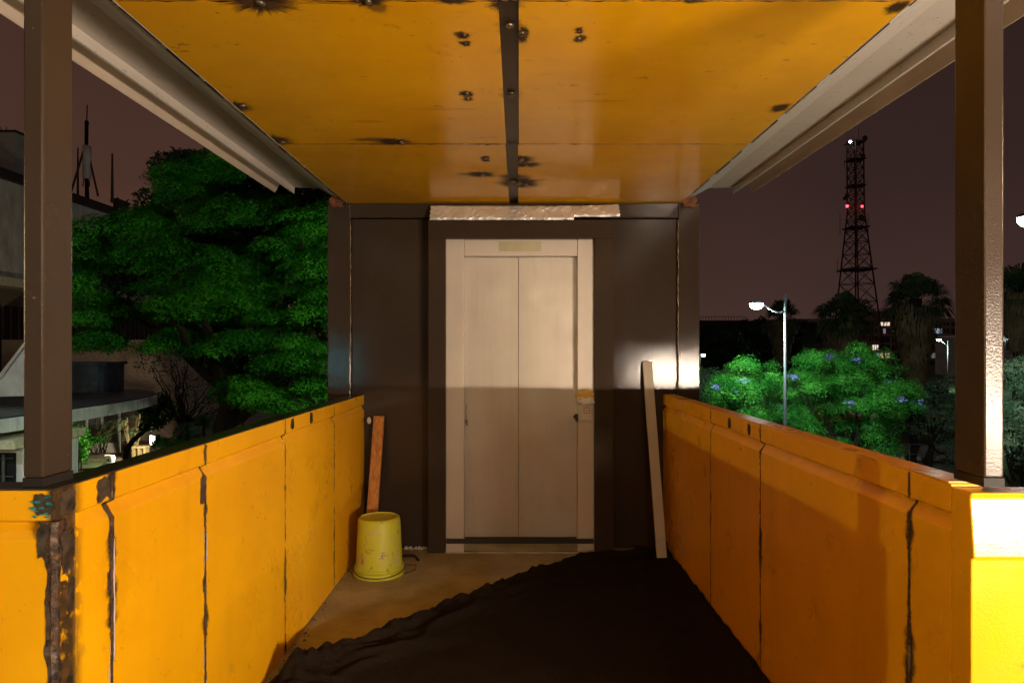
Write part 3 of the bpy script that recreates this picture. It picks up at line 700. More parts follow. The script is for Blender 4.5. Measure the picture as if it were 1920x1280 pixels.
tag(mb.build('cable_stub', 'rubber', None, True), 'short black cable end on the floor behind the bucket', 'cable')
mb = MB(); rnd = random.Random(17)
for k in range(110):
    y = 2.5+2.35*rnd.random(); x = -XI+.012+abs(rnd.gauss(0, .03)); r = rnd.uniform(.002, .009)
    if k > 100: x = rnd.uniform(-.9, -.2); y = rnd.uniform(4.0, 4.75); r = rnd.uniform(.002, .006)
    mb.lathe((x, y, 0), [(r, 0.0), (r*rnd.uniform(.7, 1), r*.6), (r*.3, r)], 6)
tag(mb.build('rubble', 'soil', None), 'loose grit and mortar crumbs along the foot of the bright parapet', 'rubble', kind='stuff')
crumple(P(692, 788, 4.82), .012, .022, .012, 8, 'soffit', 'mortar_lump', pl)
# black cloth
EDGE = [(-1.055, 1.2), (-1.055, 2.90), (-1.04, 2.97), (-.964, 3.06), (-.892, 3.145), (-.72, 3.327), (-.535, 3.586), (-.326, 3.824), (-.145, 4.033), (-.016, 4.18), (.104, 4.307), (.253, 4.507), (.38, 4.678), (.637, 4.738), (.975, 4.763)]
def xe(Y):
    for (xa, ya), (xb, yb) in zip(EDGE, EDGE[1:]):
        if Y <= yb: return xa+(xb-xa)*(Y-ya)/(yb-ya)
    return EDGE[-1][0]
NU, NV = 330, 120
ysrow = []
for i in range(NU+1):
    t = i/NU; ysrow.append(1.2+3.563*(t if t < .0 else 1-(1-t)**1.35))
def cl(u, v):
    Y = ysrow[round(u*NU)]; e = xe(Y)+.018*mn.noise(Vector((Y*9, 0, 0)))+.004*mn.noise(Vector((Y*25, 3, 0)))
    t = v**1.7; X = e+(1.07-e)*t; de = (X-e)*.75
    roll = 1.0 if 2.9 < Y < 4.25 else .45
    big = .55+.9*max(0, mn.noise(Vector((Y*3.1, 5, 0)))+.25)
    n1 = mn.noise(Vector((X*7-Y*9, Y*4, 0))); n2 = mn.noise(Vector((X*22-Y*20, X*9+Y*13, 2)))
    cen = .07+.025*mn.noise(Vector((Y*6, 9, 0)))
    sA = Y*1.35
    def rid(a, b, sd): return (1-abs(mn.noise(Vector((a, b, sd)))))**3
    h = .075*roll*big*math.exp(-((de-cen)/.05)**2)*(.6+.55*rid(sA*2.2+de*5, de*9, 1)+.4*n2+.25*mn.noise(Vector((X*30, Y*30, 6))))
    h += .035*roll*math.exp(-((de-.19)/.07)**2)*(.4+1.1*rid(sA*2.6, de*11, 5))
    h += .012*roll*rid(sA*9, de*22, 3)*math.exp(-de/.15)*min(1, de/.03)+.022*roll*rid(sA*3.1+de*3, de*13, 9)*math.exp(-de/.22)*min(1, de/.03)
    h += .006*rid(X*3+Y*2, X*2-Y*3, 4)+.010*(1+n1)*min(1, de/.05)*math.exp(-de/.5)+.0035*(1+mn.noise(Vector((X*5, Y*5, 1))))
    f1 = abs((X-.25)*.55-(4.25-Y)*.38); h += .012*math.exp(-(f1/.03)**2)*(1+n1)
    f2 = abs(X-.80-.12*math.sin(Y*1.5)); h += .022*math.exp(-(f2/.05)**2)*(1+n2*.6)
    if X > .98: h += (X-.98)*.45*(1+.4*n1)
    if v == 0: h = .001
    ydisp = .02*mn.noise(Vector((X*6, Y*2, 7))) if Y > 4.3 else 0
    return Vector((X, Y+ydisp, max(.001, h)+.001))
mb = MB().grid(cl, NU, NV)
o = tag(mb.build('black_cloth', 'cloth', None, True), 'black felt cloth with a rucked edge spread over the concrete floor', 'cloth')
sd = o.modifiers.new('thick', 'SOLIDIFY'); sd.thickness = .002; sd.offset = 1
# work lamp on a tripod (stands beside the photographer)
wl_root = thing('work_light', (2.6, -.75, 0), 'long batten work light on a black tripod on the deck', 'lamp')
d = (Vector((-1.08, 2.0, 1.25))-WORK).normalized(); side = d.cross(Vector((0, 0, 1))).normalized(); upv = side.cross(d)
MB().cbox(WORK-d*.06, side*.60, d*.04, upv*.04).build('lamp_head', 'rubber', wl_root, bevel=.006)
MB().tube([(2.6, -.75, 1.0), (2.6, -.75, .45)], .014, 10).build('stem', 'rubber', wl_root)
for k in range(3):
    a = R(120*k+20); MB().tube([(2.6, -.75, .6), (2.6+.4*math.cos(a), -.75+.4*math.sin(a), .012)], .011, 8).build('leg', 'rubber', wl_root)

# ================================================================== ground outside
def st(mb, name, mat): o = mb.build(name, mat); o['kind'] = 'structure'; return o
st(MB().box(-900, 900, -300, 1400, GZ-.5, GZ), 'ground', 'soil')
st(MB().box(-11, 900, -60, 36, GZ, GZ+.05).box(-11, 900, 47, 260, GZ, GZ+.05), 'lawn', 'grass')
st(MB().box(-11, 600, 36.3, 40.8, GZ+.05, GZ+.16).box(-11, 600, 36.0, 36.3, GZ+.05, GZ+.19), 'pavement', 'pave')
st(MB().box(-11, 600, 41.0, 47.0, GZ, GZ+.054), 'grass_verge', 'grass')
st(MB().box(-60, 700, 49.0, 62.0, GZ, GZ+.058), 'road', 'asphalt')
mb = MB()
for k in range(30): mb.box(-10+k*6, -7+k*6, 55.4, 55.6, GZ+.058, GZ+.062)
st(mb, 'road_marking', 'white')

# ------------------------------------------------------------------ street lamps
def street_lamp(foot, height, arm, label, tip=None, head=True, mat='led', hs=1.0):
    root = thing('street_lamp', foot, label, 'street lamp', 'street lamps')
    f = Vector(foot); top = f+Vector((0, 0, height))
    MB().tube([f, f+Vector((0, 0, height*.5)), top+Vector((0, 0, .35))], [.07, .055, .04], 10).build('pole', 'pole', root, True)
    MB().lathe(f, [(.16, 0), (.16, .25), (.10, .3)], 12).build('base', 'pole', root)
    tip = Vector(tip); a = top+Vector((0, 0, -.25))
    pts = [a.lerp(tip, t)+Vector((0, 0, -.22*math.sin(math.pi*t)*(1-t))) for t in [i/8 for i in range(9)]]
    MB().tube(pts, .03, 8).build('arm', 'pole', root, True)
    d = (tip-a); d.z = 0; d.normalize(); s = d.cross(Vector((0, 0, 1)))
    h = MB(); c = tip+d*.12
    h.lathe((0, 0, 0), [(.04, .10), (.12, .08), (.17, .03), (.18, 0)], 12)
    h.v = [tuple(c+d*v[0]*1.5*hs+s*v[1]*hs+Vector((0, 0, v[2]+.01))) for v in h.v]
    hd = h.build('lamp_head', 'pole', root, True)
    g = MB().lathe((0, 0, 0), [(.19, 0), (.18, -.10), (.12, -.18), (.01, -.21)], 12); g.v = [tuple(c+d*v[0]*1.25*hs+s*v[1]*hs+Vector((0, 0, v[2]))) for v in g.v]
    g.build('lens', mat, hd, True); return root
pf = P(1472, 0, 24.0); street_lamp((pf.x, 24.0, GZ+.05), 2.95-GZ, 1, 'tall slim street lamp shining white in front of the bright green trees', tip=STREET+Vector((.18, 0, .02)))
q = P(1777, 0, 95); t = P(1762, 636, 95); street_lamp((q.x, 95, GZ+.05), t.z-.6-GZ, 1, 'small distant street lamp in front of the flats beyond the palms', tip=t, hs=1.3)
street_lamp((BIGLAMP.x+1.6, 15.2, GZ+.05), BIGLAMP.z-.1-GZ, 1, 'near white street lamp cut by the edge beyond the right-hand post', tip=BIGLAMP+Vector((.2, 0, .03)))
q = P(1312, 0, 60); street_lamp((q.x, 60, GZ+.05), 5.2, 1, 'far lamp pole half hidden at the lift tower edge', tip=P(1316, 664, 60), hs=.7)
# ------------------------------------------------------------------ lattice mast
D = 200.0; tw = thing('radio_tower', (P(1606, 0, D).x, D, GZ), 'dark lattice radio tower with red and white beacons on the skyline', 'tower')
cx = P(1603, 0, D).x
def half(z):
    zt, zk = P(0, 262, D).z, P(0, 395, D).z
    if z >= zk: return 1.75
    return 1.75+(zk-z)/(zk-P(0, 640, D).z)*3.4
def cxz(z): return cx+(P(0, 262, D).z-z)*.012
zs = [GZ]; z = GZ
ztop = P(0, 262, D).z
while z < ztop-1: z += max(2.6, half(z)*1.25); zs.append(min(z, ztop))
ROT = R(22)
def cor(k, z):
    h = half(z)*1.05; a = ROT+R(90*k+45); return Vector((cxz(z)+h*1.2*math.cos(a), D+h*1.2*math.sin(a), z))
for k in range(4): MB().tube([cor(k, z) for z in zs], .24, 5).build('leg', 'lattice', tw)
mb = MB()
for a, b in zip(zs, zs[1:]):
    for k in range(4):
        k2 = (k+1) % 4; p, q, r, s = cor(k, a), cor(k2, a), cor(k, b), cor(k2, b)
        mb.tube([p, s], .09, 4).tube([q, r], .09, 4).tube([r, s], .12, 4)
mb.build('bracing', 'lattice', tw)
for py in (268, 300, 349, 427, 506):
    mb = MB(); z = P(0, py, D).z; h = half(z)*1.25; mb.box(cxz(z)-h, cxz(z)+h, D-h, D+h, z-.15, z+.15)
    if py < 300:
        for k in range(9): xx = cxz(z)-h+2*h*k/8; mb.tube([(xx, D-h, z), (xx, D-h, z+1.1)], .06, 4)
    mb.build('platform', 'lattice', tw)
for (px, py, L) in [(1610, 240, 24), (1590, 255, 14), (1622, 256, 12), (1575, 400, 42), (1628, 400, 42), (1570, 486, 26), (1632, 476, 32), (1583, 300, 14)]:
    mb = MB(); a = P(px, py, D); b = P(px, py+L, D); mb.tube([a, b], .07, 4)
    if py > 350:
        for j in (.3, .75):
            c = a.lerp(b, j); mb.tube([c, Vector((cxz(c.z), D, c.z))], .05, 4)
    mb.build('aerial', 'lattice', tw)
for (px, py, r) in [(1618, 292, .75), (1584, 372, .6), (1615, 408, 1.0), (1588, 366, .6), (1622, 259, .8)]:
    mb = MB(); c = P(px, py, D-2.6); mb.lathe((0, 0, 0), [(r, 0), (r*.8, .3), (r*.1, .45)], 12); n = 36
    mb.v[-n:] = [tuple(c+Vector((v[0], v[2], v[1]))) for v in mb.v[-n:]]
    mb.build('dish', 'lattice', tw)
for (px, py, m, r) in [(1594.5, 266, 'whitebeacon', .38), (1588.5, 386.5, 'red', .42), (1616.5, 387, 'red', .34)]:
    MB().lathe(P(px, py, D-2.8), [(r*.05, -r), (r*.7, -r*.7), (r, 0), (r*.7, r*.7), (r*.05, r)], 12).build('beacon', m, tw, True)

# ------------------------------------------------------------------ flats beyond the palms
D = 250.0; fl = thing('apartment_building', (P(1660, 0, D).x, D, GZ), 'wide brick block of flats with scattered lit windows beyond the palms', 'building')
X0, X1 = P(1496, 0, D).x, P(1822, 0, D).x; ZR = P(0, 604, D).z
MB().box(X0, X1, D, D+14, GZ, ZR).build('wall', 'brickred', fl)
MB().box(X0-.4, X1+.4, D-.5, D+14.4, ZR, ZR+1.3).build('roof_slab', 'concrete', fl)
mb = MB(); a, b = P(1640, 0, D).x, P(1700, 0, D).x
for k in range(15): mb.tube([(a+(b-a)*k/14, D+1, ZR+1.3), (a+(b-a)*k/14, D+1, ZR+5)], .1, 4)
mb.tube([(a, D+1, ZR+4.9), (b, D+1, ZR+4.9)], .12, 4).box(a+2, b+3, D+4, D+9, ZR+1.3, ZR+4.4)
mb.build('roof_screen', 'concrete', fl)
lit = {(1659, 606): 'litpeach', (1658, 620.5): 'litcool', (1641, 652): 'litpeach', (1659, 665): 'litwarm', (1757, 620): 'litcool', (1748, 667.5): 'litdim', (1748, 697): 'litpeach', (1769, 697): 'litwarm', (1646, 667): 'litcool'}
rows = [606, 620.5, 636, 651.5, 666.5, 682, 697]
mb2 = MB()
for ry in rows:
    for k in range(15):
        pxc = 1503+k*22.3; m = 'glass'; wpx = 9
        for (lx, ly), mm in lit.items():
            if abs(lx-pxc) < 11.1 and abs(ly-ry) < 3: m = mm; pxc = lx; wpx = {1658: 2.2, 1641: 6, 1646: 3}.get(lx, 9.5)
        if 1700 < pxc < 1736: continue
        a, b = P(pxc-wpx, ry-5, D), P(pxc+wpx, ry+5, D)
        wn = MB().box(a.x, b.x, D-.12, D-.02, b.z, a.z).build('window', m, fl)
        if m == 'glass' and k % 3: continue
        fr = MB(); xm = (a.x+b.x)/2
        for xx in (a.x, a.x*.66+b.x*.34, a.x*.34+b.x*.66, b.x): fr.box(xx-.09, xx+.09, D-.2, D-.13, b.z, a.z)
        fr.box(a.x, b.x, D-.205, D-.135, b.z-.1, b.z+.1); fr.build('window_frame', 'frame' if m != 'litpeach' else 'brickred', wn)
mb = MB()
for ry in rows: z = P(0, ry+8, D).z; mb.box(X0, X1, D-.3, D-.03, z-.35, z+.35)
mb.build('floor_band', 'concrete', fl)
mb = MB()
for px in (1526, 1603, 1669, 1737, 1781): x = P(px, 0, D).x; mb.box(x-.3, x+.3, D-.4, D-.31, GZ, ZR)
mb.build('downpipe', 'concrete', fl)
# low block at the far right
D = 140.0; lb = thing('office_block', (P(1930, 0, D).x, D, GZ), 'low pale block with a dark window strip right of the right-hand post', 'building')
a, b = P(1838, 632, D), P(2080, 0, D)
MB().box(a.x, b.x, D, D+15, GZ, a.z).build('wall', 'concrete', lb)
MB().box(a.x-.3, b.x+.3, D-.4, D+15.4, a.z, a.z+.5).build('roof_slab', 'plaster', lb)
for k in range(9):
    p, q = P(1842+k*14.5, 640, D), P(1854+k*14.5, 657, D); wn = MB().box(p.x, q.x, D-.1, D-.02, q.z, p.z).build('window', 'glass', lb)
    MB().box(p.x-.1, q.x+.1, D-.2, D-.11, q.z-.12, q.z-.01).build('sill', 'plaster', wn)
p, q = P(1893, 664, D), P(1907, 670, D); MB().box(p.x, q.x, D-.1, D-.02, q.z, p.z).build('vent', 'frame', lb)
MB().box(P(1880, 0, D).x, P(1914, 0, D).x, D+4, D+9, a.z+.5, P(0, 627, D).z).build('plant_room', 'concrete', lb)
for (px, m, r) in ((1888, 'whitebeacon', .16), (1916, 'whitebeacon', .1)):
    MB().lathe(P(px, 636, D-.5), [(r*.1, -r), (r, 0), (r*.1, r)], 8).build('wall_lamp', m, lb)
# skyline blocks far away
for (px0, px1, py, D, lab) in [(1316, 1398, 604, 300, 'far dark flat-roofed block with a roof railing on the skyline beside the lift tower'), (1398, 1500, 612, 330, 'far dark long low block on the skyline behind the street lamp')]:
    a, b = P(px0-30, py, D), P(px1, 0, D); t_ = thing('distant_building', ((a.x+b.x)/2, D, GZ), lab, 'building')
    MB().box(a.x, b.x, D, D+12, GZ, a.z).build('wall', 'leaf_dark' if 0 else 'lattice', t_)
    MB().box(a.x-.5, b.x+.5, D-.6, D+12.5, a.z, a.z+.8).build('roof_slab', 'brown_dark', t_)
    mb = MB()
    for k in range(22): x = a.x+(b.x-a.x)*k/21; mb.tube([(x, D, a.z+.8), (x, D, a.z+2.6)], .12, 4)
    mb.tube([(a.x, D, a.z+2.5), (b.x, D, a.z+2.5)], .14, 4); mb.build('roof_railing', 'lattice', t_)

# ------------------------------------------------------------------ palms
def palm(px, pyc, D, rpx, skirt_py, label, seed, wtrunk=.32):
    rng = np.random.default_rng(seed); rnd = random.Random(seed); c = P(px, pyc, D); foot = Vector((c.x, D, GZ))
    root = thing('palm_tree', foot, label, 'palm', 'tall fan palms')
    MB().tube([foot, foot.lerp(c, .5)+Vector((.1, 0, 0)), c], [wtrunk*1.2, wtrunk, wtrunk*.8], 10).build('trunk', 'bark', root, True)
    Rr = rpx*D/F
    def fans(n, lo, hi, L0, L1, mat, name, drop, jit):
        Cs, Ns, Ss, = [], [], []; V = []; Fc = []
        for k in range(n):
            az = rng.uniform(0, 2*math.pi); el = R(rng.uniform(lo, hi)); L = rng.uniform(L0, L1)*Rr
            d = Vector((math.cos(az)*math.cos(el), math.sin(az)*math.cos(el), math.sin(el)))
            base = c+Vector((rng.normal()*.1, rng.normal()*.1, rng.uniform(-jit, 0)))
            hub = base+d*L*.5+Vector((0, 0, -drop*L*.15)); sd = d.cross(Vector((0, 0, 1))); sd = sd.normalized() if sd.length > .01 else Vector((1, 0, 0)); up = sd.cross(d)
            for j in range(17):
                a = R(-92+184*j/16); fd = (d*math.cos(a)+sd*math.sin(a)+up*rng.normal()*.10).normalized()
                l = L*.56*(1-.25*abs(math.sin(a))); m = hub+fd*l*.6; tip = hub+fd*l+Vector((0, 0, -l*(.28+drop*.4)))
                wv = fd.cross(up).normalized()*l*.055; b = len(V); V += [tuple(hub), tuple(m+wv), tuple(tip), tuple(m-wv)]; Fc.append((b, b+1, b+2, b+3))
            b = len(V); s2 = sd*.03*Rr; V += [tuple(base-s2), tuple(base+s2), tuple(hub+s2*.4), tuple(hub-s2*.4)]; Fc.append((b, b+1, b+2, b+3))
        m = MB(); m.v = V; m.f = Fc; m.build(name, mat, root)
    fans(70, -25, 85, .75, 1.12, 'leaf_palm', 'crown', .5, .3)
    zs_ = P(0, skirt_py, D).z; H = c.z-zs_
    n = 2200; V = MB()
    for k in range(n):
        t = rng.random(); az = rng.uniform(0, 2*math.pi); rad = Rr*(.16+.50*(1-t)**1.3*rng.uniform(.7, 1.15)); z = c.z-H*t*.85-.1*Rr
        p = Vector((c.x+rad*math.cos(az), D+rad*math.sin(az), z)); l = rng.uniform(.5, .9)*Rr*.55; sd = Vector((-math.sin(az), math.cos(az), 0))*l*.045
        q = p+Vector((rng.normal()*.12*Rr*.4, rng.normal()*.1, -l)); m_ = p.lerp(q, .5)+Vector((math.cos(az), math.sin(az), 0))*.06*Rr
        V.add([p-sd*.4, m_-sd, q, m_+sd], [(0, 1, 2, 3)])
    V.build('dead_skirt', 'leaf_dead', root)
palm(1582, 592, 52, 62, 700, 'fan palm with a ragged dark crown in front of the radio tower base', 1)
palm(1716, 560, 47, 66, 745, 'tallest fan palm with a thick shaggy skirt in front of the flats', 2, .5)
palm(1466, 592, 66, 40, 690, 'small dim fan palm behind the street lamp arm', 3)
palm(1908, 540, 42, 62, 650, 'dark fan palm half hidden behind the right-hand post', 4)
palm(1532, 632, 60, 36, 700, 'low dark fan palm beside the radio tower palm', 5)

# ------------------------------------------------------------------ trees on the right
def tree(name, foot, clp, leaf, label, per, size, limbs, trunk_r, seed, fork=None, up=.6, droop=.35, group=None, blossoms=0, shell=.55):
    rng = np.random.default_rng(seed); root = thing(name, foot, label, 'tree', group); foot = Vector(foot)
    cen = Vector(np.mean([c[:3] for c in clp], axis=0)); fk = Vector(fork) if fork else foot.lerp(Vector((cen.x, cen.y, min(c[2] for c in clp))), .6)
    mb = MB(); blob_branch(mb, foot, fk, trunk_r, trunk_r*.7, seed)
    rnd = random.Random(seed); ks = list(range(len(clp))); rnd.shuffle(ks)
    tr = mb.build('trunk', 'bark', root, True)
    lm = MB()
    for k in ks[:limbs]:
        c = Vector(clp[k][:3]); blob_branch(lm, fk, c-Vector((0, 0, clp[k][4]*.3)), trunk_r*.45, trunk_r*.08, seed*31+k)
    lm.build('limbs', 'bark', tr, True)
    C, S, N = clumps(rng, clp, per, size, droop, up, shell)
    leaves('crown', leaf, root, C, S, N, .36)
    if blossoms:
        idx = rng.choice(len(clp), blossoms); bc = []
        for i in idx:
            x, y, z, r, rzv = clp[i]; d = rng.normal(size=3); d /= np.linalg.norm(d); d[1] = -abs(d[1]); d[2] = abs(d[2])*.8
            bc.append((x+d[0]*r, y+d[1]*r, z+d[2]*rzv, .20+.14*rng.random(), .16))
        C, S, N = clumps(rng, bc, 620, .055, 0, .5, .1); leaves('blossom', 'blossom', root, C, S, N, .6)
    return root
def crown_px(rng, region, D, dd, n, r, flat, ease=1.0):
    """clumps filling a set of picture ellipses (px,py,rx,ry) at depth D +- dd"""
    out = []
    wts = np.array([a[2]*a[3] for a in region], float); wts /= wts.sum()
    for _ in range(n):
        px, py, rx_, ry_ = region[rng.choice(len(region), p=wts)]
        a = rng.uniform(0, 2*math.pi); k = rng.random()**.5
        Y = D+rng.uniform(-dd, dd)*(1-.5*k); rr = r*rng.uniform(.7, 1.3)
        p = P(px+rx_*k*math.cos(a), py+ry_*k*math.sin(a), Y); out.append((p.x, p.y, p.z, rr, rr*flat))
    return out
rg = np.random.default_rng(5)
cp_ = crown_px(rg, [(1590, 690, 95, 42), (1520, 735, 60, 42), (1650, 755, 85, 50), (1560, 800, 90, 50), (1690, 740, 45, 40), (1610, 845, 75, 40), (1540, 700, 60, 35)], 29.5, 2.6, 190, .56, .6)
tree('jacaranda_tree', (P(1580, 0, 29.5).x, 29.5, GZ+.05), cp_, 'leaf_jac', 'wide bright green tree with mauve blossom right of the street lamp pole', 2100, .036, 22, .24, 11, blossoms=14, group='blossoming trees by the street lamp', droop=.6, up=.68, shell=.35)
cp_ = crown_px(rg, [(1395, 720, 50, 40), (1430, 705, 55, 28), (1375, 755, 36, 46), (1440, 765, 50, 46), (1400, 800, 45, 30)], 28, 2.0, 105, .5, .6)
tree('jacaranda_tree', (P(1420, 0, 28.5).x, 28.5, GZ+.05), cp_, 'leaf_jac', 'smaller bright green blossoming tree left of the street lamp pole', 2100, .034, 16, .2, 12, blossoms=8, group='blossoming trees by the street lamp', droop=.6, up=.68, shell=.35)
cp_ = crown_px(rg, [(1330, 700, 45, 35), (1345, 760, 45, 50), (1480, 780, 60, 60), (1430, 830, 70, 35)], 33, 2, 50, .75, .6)
tree('leafy_tree', (P(1370, 0, 34).x, 34, GZ+.05), cp_, 'leaf_dull', 'dark leafy tree behind the small blossoming tree by the lift tower', 800, .06, 12, .2, 13)
cp_ = crown_px(rg, [(1745, 770, 40, 50), (1770, 740, 34, 40), (1790, 790, 40, 70), (1740, 720, 20, 15)], 33, 1.6, 46, .55, .55)
tree('leafy_tree', (P(1738, 0, 33).x, 33, GZ+.05), cp_, 'leaf_dull', 'grey green tree with a forked crooked trunk left of the right-hand post', 1100, .05, 14, .2, 14, fork=P(1746, 840, 33))
cp_ = crown_px(rg, [(1700, 760, 40, 30), (1715, 790, 30, 30)], 35, 1.2, 20, .6, .6)
tree('leafy_tree', (P(1712, 0, 35).x, 35, GZ+.05), cp_, 'leaf_dull', 'small dark tree with a straight dark trunk beneath the tallest palm', 800, .06, 8, .22, 15, fork=P(1710, 790, 35))
cp_ = crown_px(rg, [(1905, 740, 40, 60), (1925, 800, 50, 80), (1900, 850, 35, 40), (1930, 700, 30, 30), (1870, 800, 30, 60)], 20, 1.6, 70, .42, .6)
tree('leafy_tree', (P(1905, 0, 20.5).x, 20.5, GZ+.05), cp_, 'leaf_dull', 'pale lamplit tree with tangled twigs right of the right-hand post', 1500, .034, 26, .16, 16)
cp_ = crown_px(rg, [(1620, 880, 70, 25), (1520, 860, 60, 25), (1680, 885, 60, 22)], 26, 1.0, 40, .5, .6)
o = thing('shrub_row', (P(1600, 0, 26).x, 26, GZ+.05), 'low dim shrubs along the railing below the blossoming trees', 'shrubs')
C, S, N = clumps(np.random.default_rng(3), cp_, 420, .07); leaves('foliage', 'leaf_dull', o, C, S, N)
# far dark trees
for k, (px, py, rxp, ryp, D, lab) in enumerate([
    (1340, 660, 55, 42, 90, 'dark round tree on the skyline next to the lift tower'), (1415, 650, 50, 46, 95, 'dark broad tree on the skyline behind the street lamp head'),
    (1500, 655, 48, 46, 85, 'dark tree on the skyline between the lamp pole and the palms'), (1640, 725, 40, 24, 80, 'dark tree between the two tall palms'), (1735, 762, 45, 26, 70, 'dark bushy tree at the foot of the tallest palm')]):
    cp_ = crown_px(rg, [(px, py, rxp, ryp)], D, 4, 46, 1.5, .6)
    tree('distant_tree', (P(px, 0, D).x, D, GZ+.05), cp_, 'leaf_dark', lab, 90, .3, 6, .3, 40+k, group='dark trees on the skyline')

# ------------------------------------------------------------------ railing, parked cars
rl = thing('railing', (P(1660, 0, 34.5).x, 34.5, GZ+.05), 'thin metal railing along the pavement below the trees', 'railing')
mb = MB(); x0, x1 = 9, 40
for z in (.55, 1.05): mb.tube([(x0, 34.5, GZ+.05+z), (x1, 34.5, GZ+.05+z)], .025, 6)
mb.build('rails', 'pole', rl)
for k in range(15): MB().tube([(x0+k*2.2, 34.5, GZ+.04), (x0+k*2.2, 34.5, GZ+1.12)], .03, 6).build('post', 'pole', rl)
def car(cx, cy, paint, label):
    z0 = GZ+.062; root = thing('parked_car', (cx, cy, z0), label, 'car', 'cars on the road behind the trees')
    prof = [(-2.1, .35), (-2.12, .72), (-1.95, .88), (-1.25, .95), (-.65, 1.40), (.75, 1.43), (1.45, .98), (2.05, .88), (2.12, .6), (2.08, .3)]
    MB().prism([(cx+x, cy-.82, z0+z) for x, z in prof], (0, 1.64, 0)).build('body', paint, root, bevel=.06)
    for s in (-1, 1):
        MB().prism([(cx+x, cy+s*.822, z0+z) for x, z in [(-1.1, .97), (-.6, 1.34), (.68, 1.36), (1.2, .99)]], (0, s*.006, 0)).build('window', 'glass', root)
        for wx in (-1.3, 1.3):
            a = 16; ty = MB().tube([(cx+wx, cy+s*.66, z0+.31), (cx+wx, cy+s*.85, z0+.31)], .31, 18).build('wheel', 'tyre', root)
            MB().tube([(cx+wx, cy+s*.852, z0+.31), (cx+wx, cy+s*.86, z0+.31)], .19, 14).build('rim', 'pole', ty)
        MB().cbox((cx-2.12, cy+s*.6, z0+.72), (.02, 0, 0), (0, .14, 0), (0, 0, .07)).build('tail_light', 'taillight', root)
        MB().cbox((cx+2.1, cy+s*.6, z0+.68), (.02, 0, 0), (0, .14, 0), (0, 0, .07)).build('headlight', 'frame', root)
car(P(1556, 0, 51).x, 51, 'carred', 'red car glimpsed through the blossoming tree on the road')
car(P(1705, 0, 52).x, 52, 'carred', 'red car glimpsed beside the straight dark trunk under the palm')
car(P(1640, 0, 53).x, 53, 'carwhite', 'white car glimpsed on the road between the two red cars')

# ------------------------------------------------------------------ left: big tree
rb = np.random.default_rng(21)
LAY = [(385, 330, 62, 36), (330, 400, 80, 40), (450, 400, 95, 45), (215, 448, 75, 26), (180, 470, 60, 28), (560, 400, 80, 45), (290, 470, 75, 30), (400, 490, 100, 36), (540, 480, 90, 40), (330, 560, 70, 34), (450, 560, 110, 40), (590, 570, 80, 45),
       (190, 580, 50, 24), (175, 630, 40, 16), (300, 630, 50, 18), (430, 640, 60, 34), (540, 650, 90, 40), (600, 710, 60, 35), (480, 720, 60, 30), (530, 750, 55, 18), (640, 620, 40, 80), (150, 530, 36, 30)]
cp_ = crown_px(rb, LAY, 22.5, 3.2, 185, .82, .36)+crown_px(rb, [(a, b+10, c*.8, d*.7) for a, b, c, d in LAY[5:]], 19.8, .5, 60, .66, .36)
tree('rain_tree', (P(430, 0, 24).x, 24, GZ), cp_, 'leaf_big', 'huge spreading dark green tree with layered foliage left of the lift tower', 2300, .042, 7, .5, 21, fork=P(425, 730, 24), droop=.55, up=.72, shell=.45)
cp_ = crown_px(rb, [(590, 385, 70, 40), (540, 440, 70, 40), (445, 440, 60, 40), (370, 330, 60, 38), (330, 365, 60, 25), (460, 345, 80, 40), (290, 395, 30, 15)], 27.5, 1.5, 100, .95, .55)+crown_px(rb, [(220, 480, 90, 70), (420, 520, 150, 110), (560, 600, 90, 130)], 27.5, 1.5, 70, 1.2, .6)
tree('dark_tree', (P(370, 0, 27.5).x, 27.5, GZ), cp_, 'leaf_dark', 'unlit darker tree rising behind the huge layered tree', 230, .14, 10, .35, 22)
cp_ = crown_px(rb, [(330, 700, 40, 40), (390, 740, 60, 40), (280, 690, 30, 30)], 36, 2, 26, .8, .7)
tree('bare_tree', (P(330, 0, 37).x, 37, GZ), cp_, 'leaf_dark', 'thin dark twiggy tree against the old brick wall', 40, .1, 22, .16, 23)
# lamp behind the lift tower
street_lamp((-1.5, 15.0, GZ), TREELAMP.z-GZ, 1, 'white street lamp hidden behind the lift tower', tip=TREELAMP+Vector((.15, 0, .02)))

# ------------------------------------------------------------------ left: pale building with mast
bd = thing('pale_building', (-42, 52, GZ), 'large pale stained building with roof mast behind the huge tree', 'building')
XF = -35.0
zc = P(0, 345, 48.1).z; zl = P(0, 522, 47.2).z
MB().box(-60, XF, 35.0, 88, zl, zc).build('upper_wall', 'plaster', bd)
MB().box(-60, XF-1.0, 36, 87, GZ, zl-.005).build('lower_wall', 'brick', bd)
MB().box(-60.3, XF+.8, 34.4, 88.5, zl-.6, zl-.006).build('ledge', 'soffit_y', bd)
mb = MB()
for y in np.arange(37, 87, .8): mb.box(XF-1.0, XF-.92, y, y+.5, zl-6.3, zl-1.8)
mb.build('louvre', 'brown_dark', bd)
MB().box(-60.3, XF+.45, 34.6, 88.4, zc, zc+.5).box(-58, XF-.9, 36, 87, zc+.5, zc+1.1).build('roof_edge', 'brown_dark', bd)
a = P(-60, 256, 50.7); b = P(46, 300, 50.7)
tk = MB().box(-46, b.x, 49.7, 55.1, zc+1.0, a.z).build('water_tank', 'concrete', bd)
mb = MB(); mb.box(-46.2, b.x+.15, 49.6, 55.3, a.z, a.z+.14)
mb.tube([P(12, 255, 50.7), P(12, 238, 50.7)], .03, 5); pts = [P(0+4*math.cos(t)-1, 248-10*math.sin(t), 50.7) for t in np.linspace(.2, 2, 8)]; mb.tube(pts, .03, 5)
mb.build('tank_lid', 'brown_dark', tk)
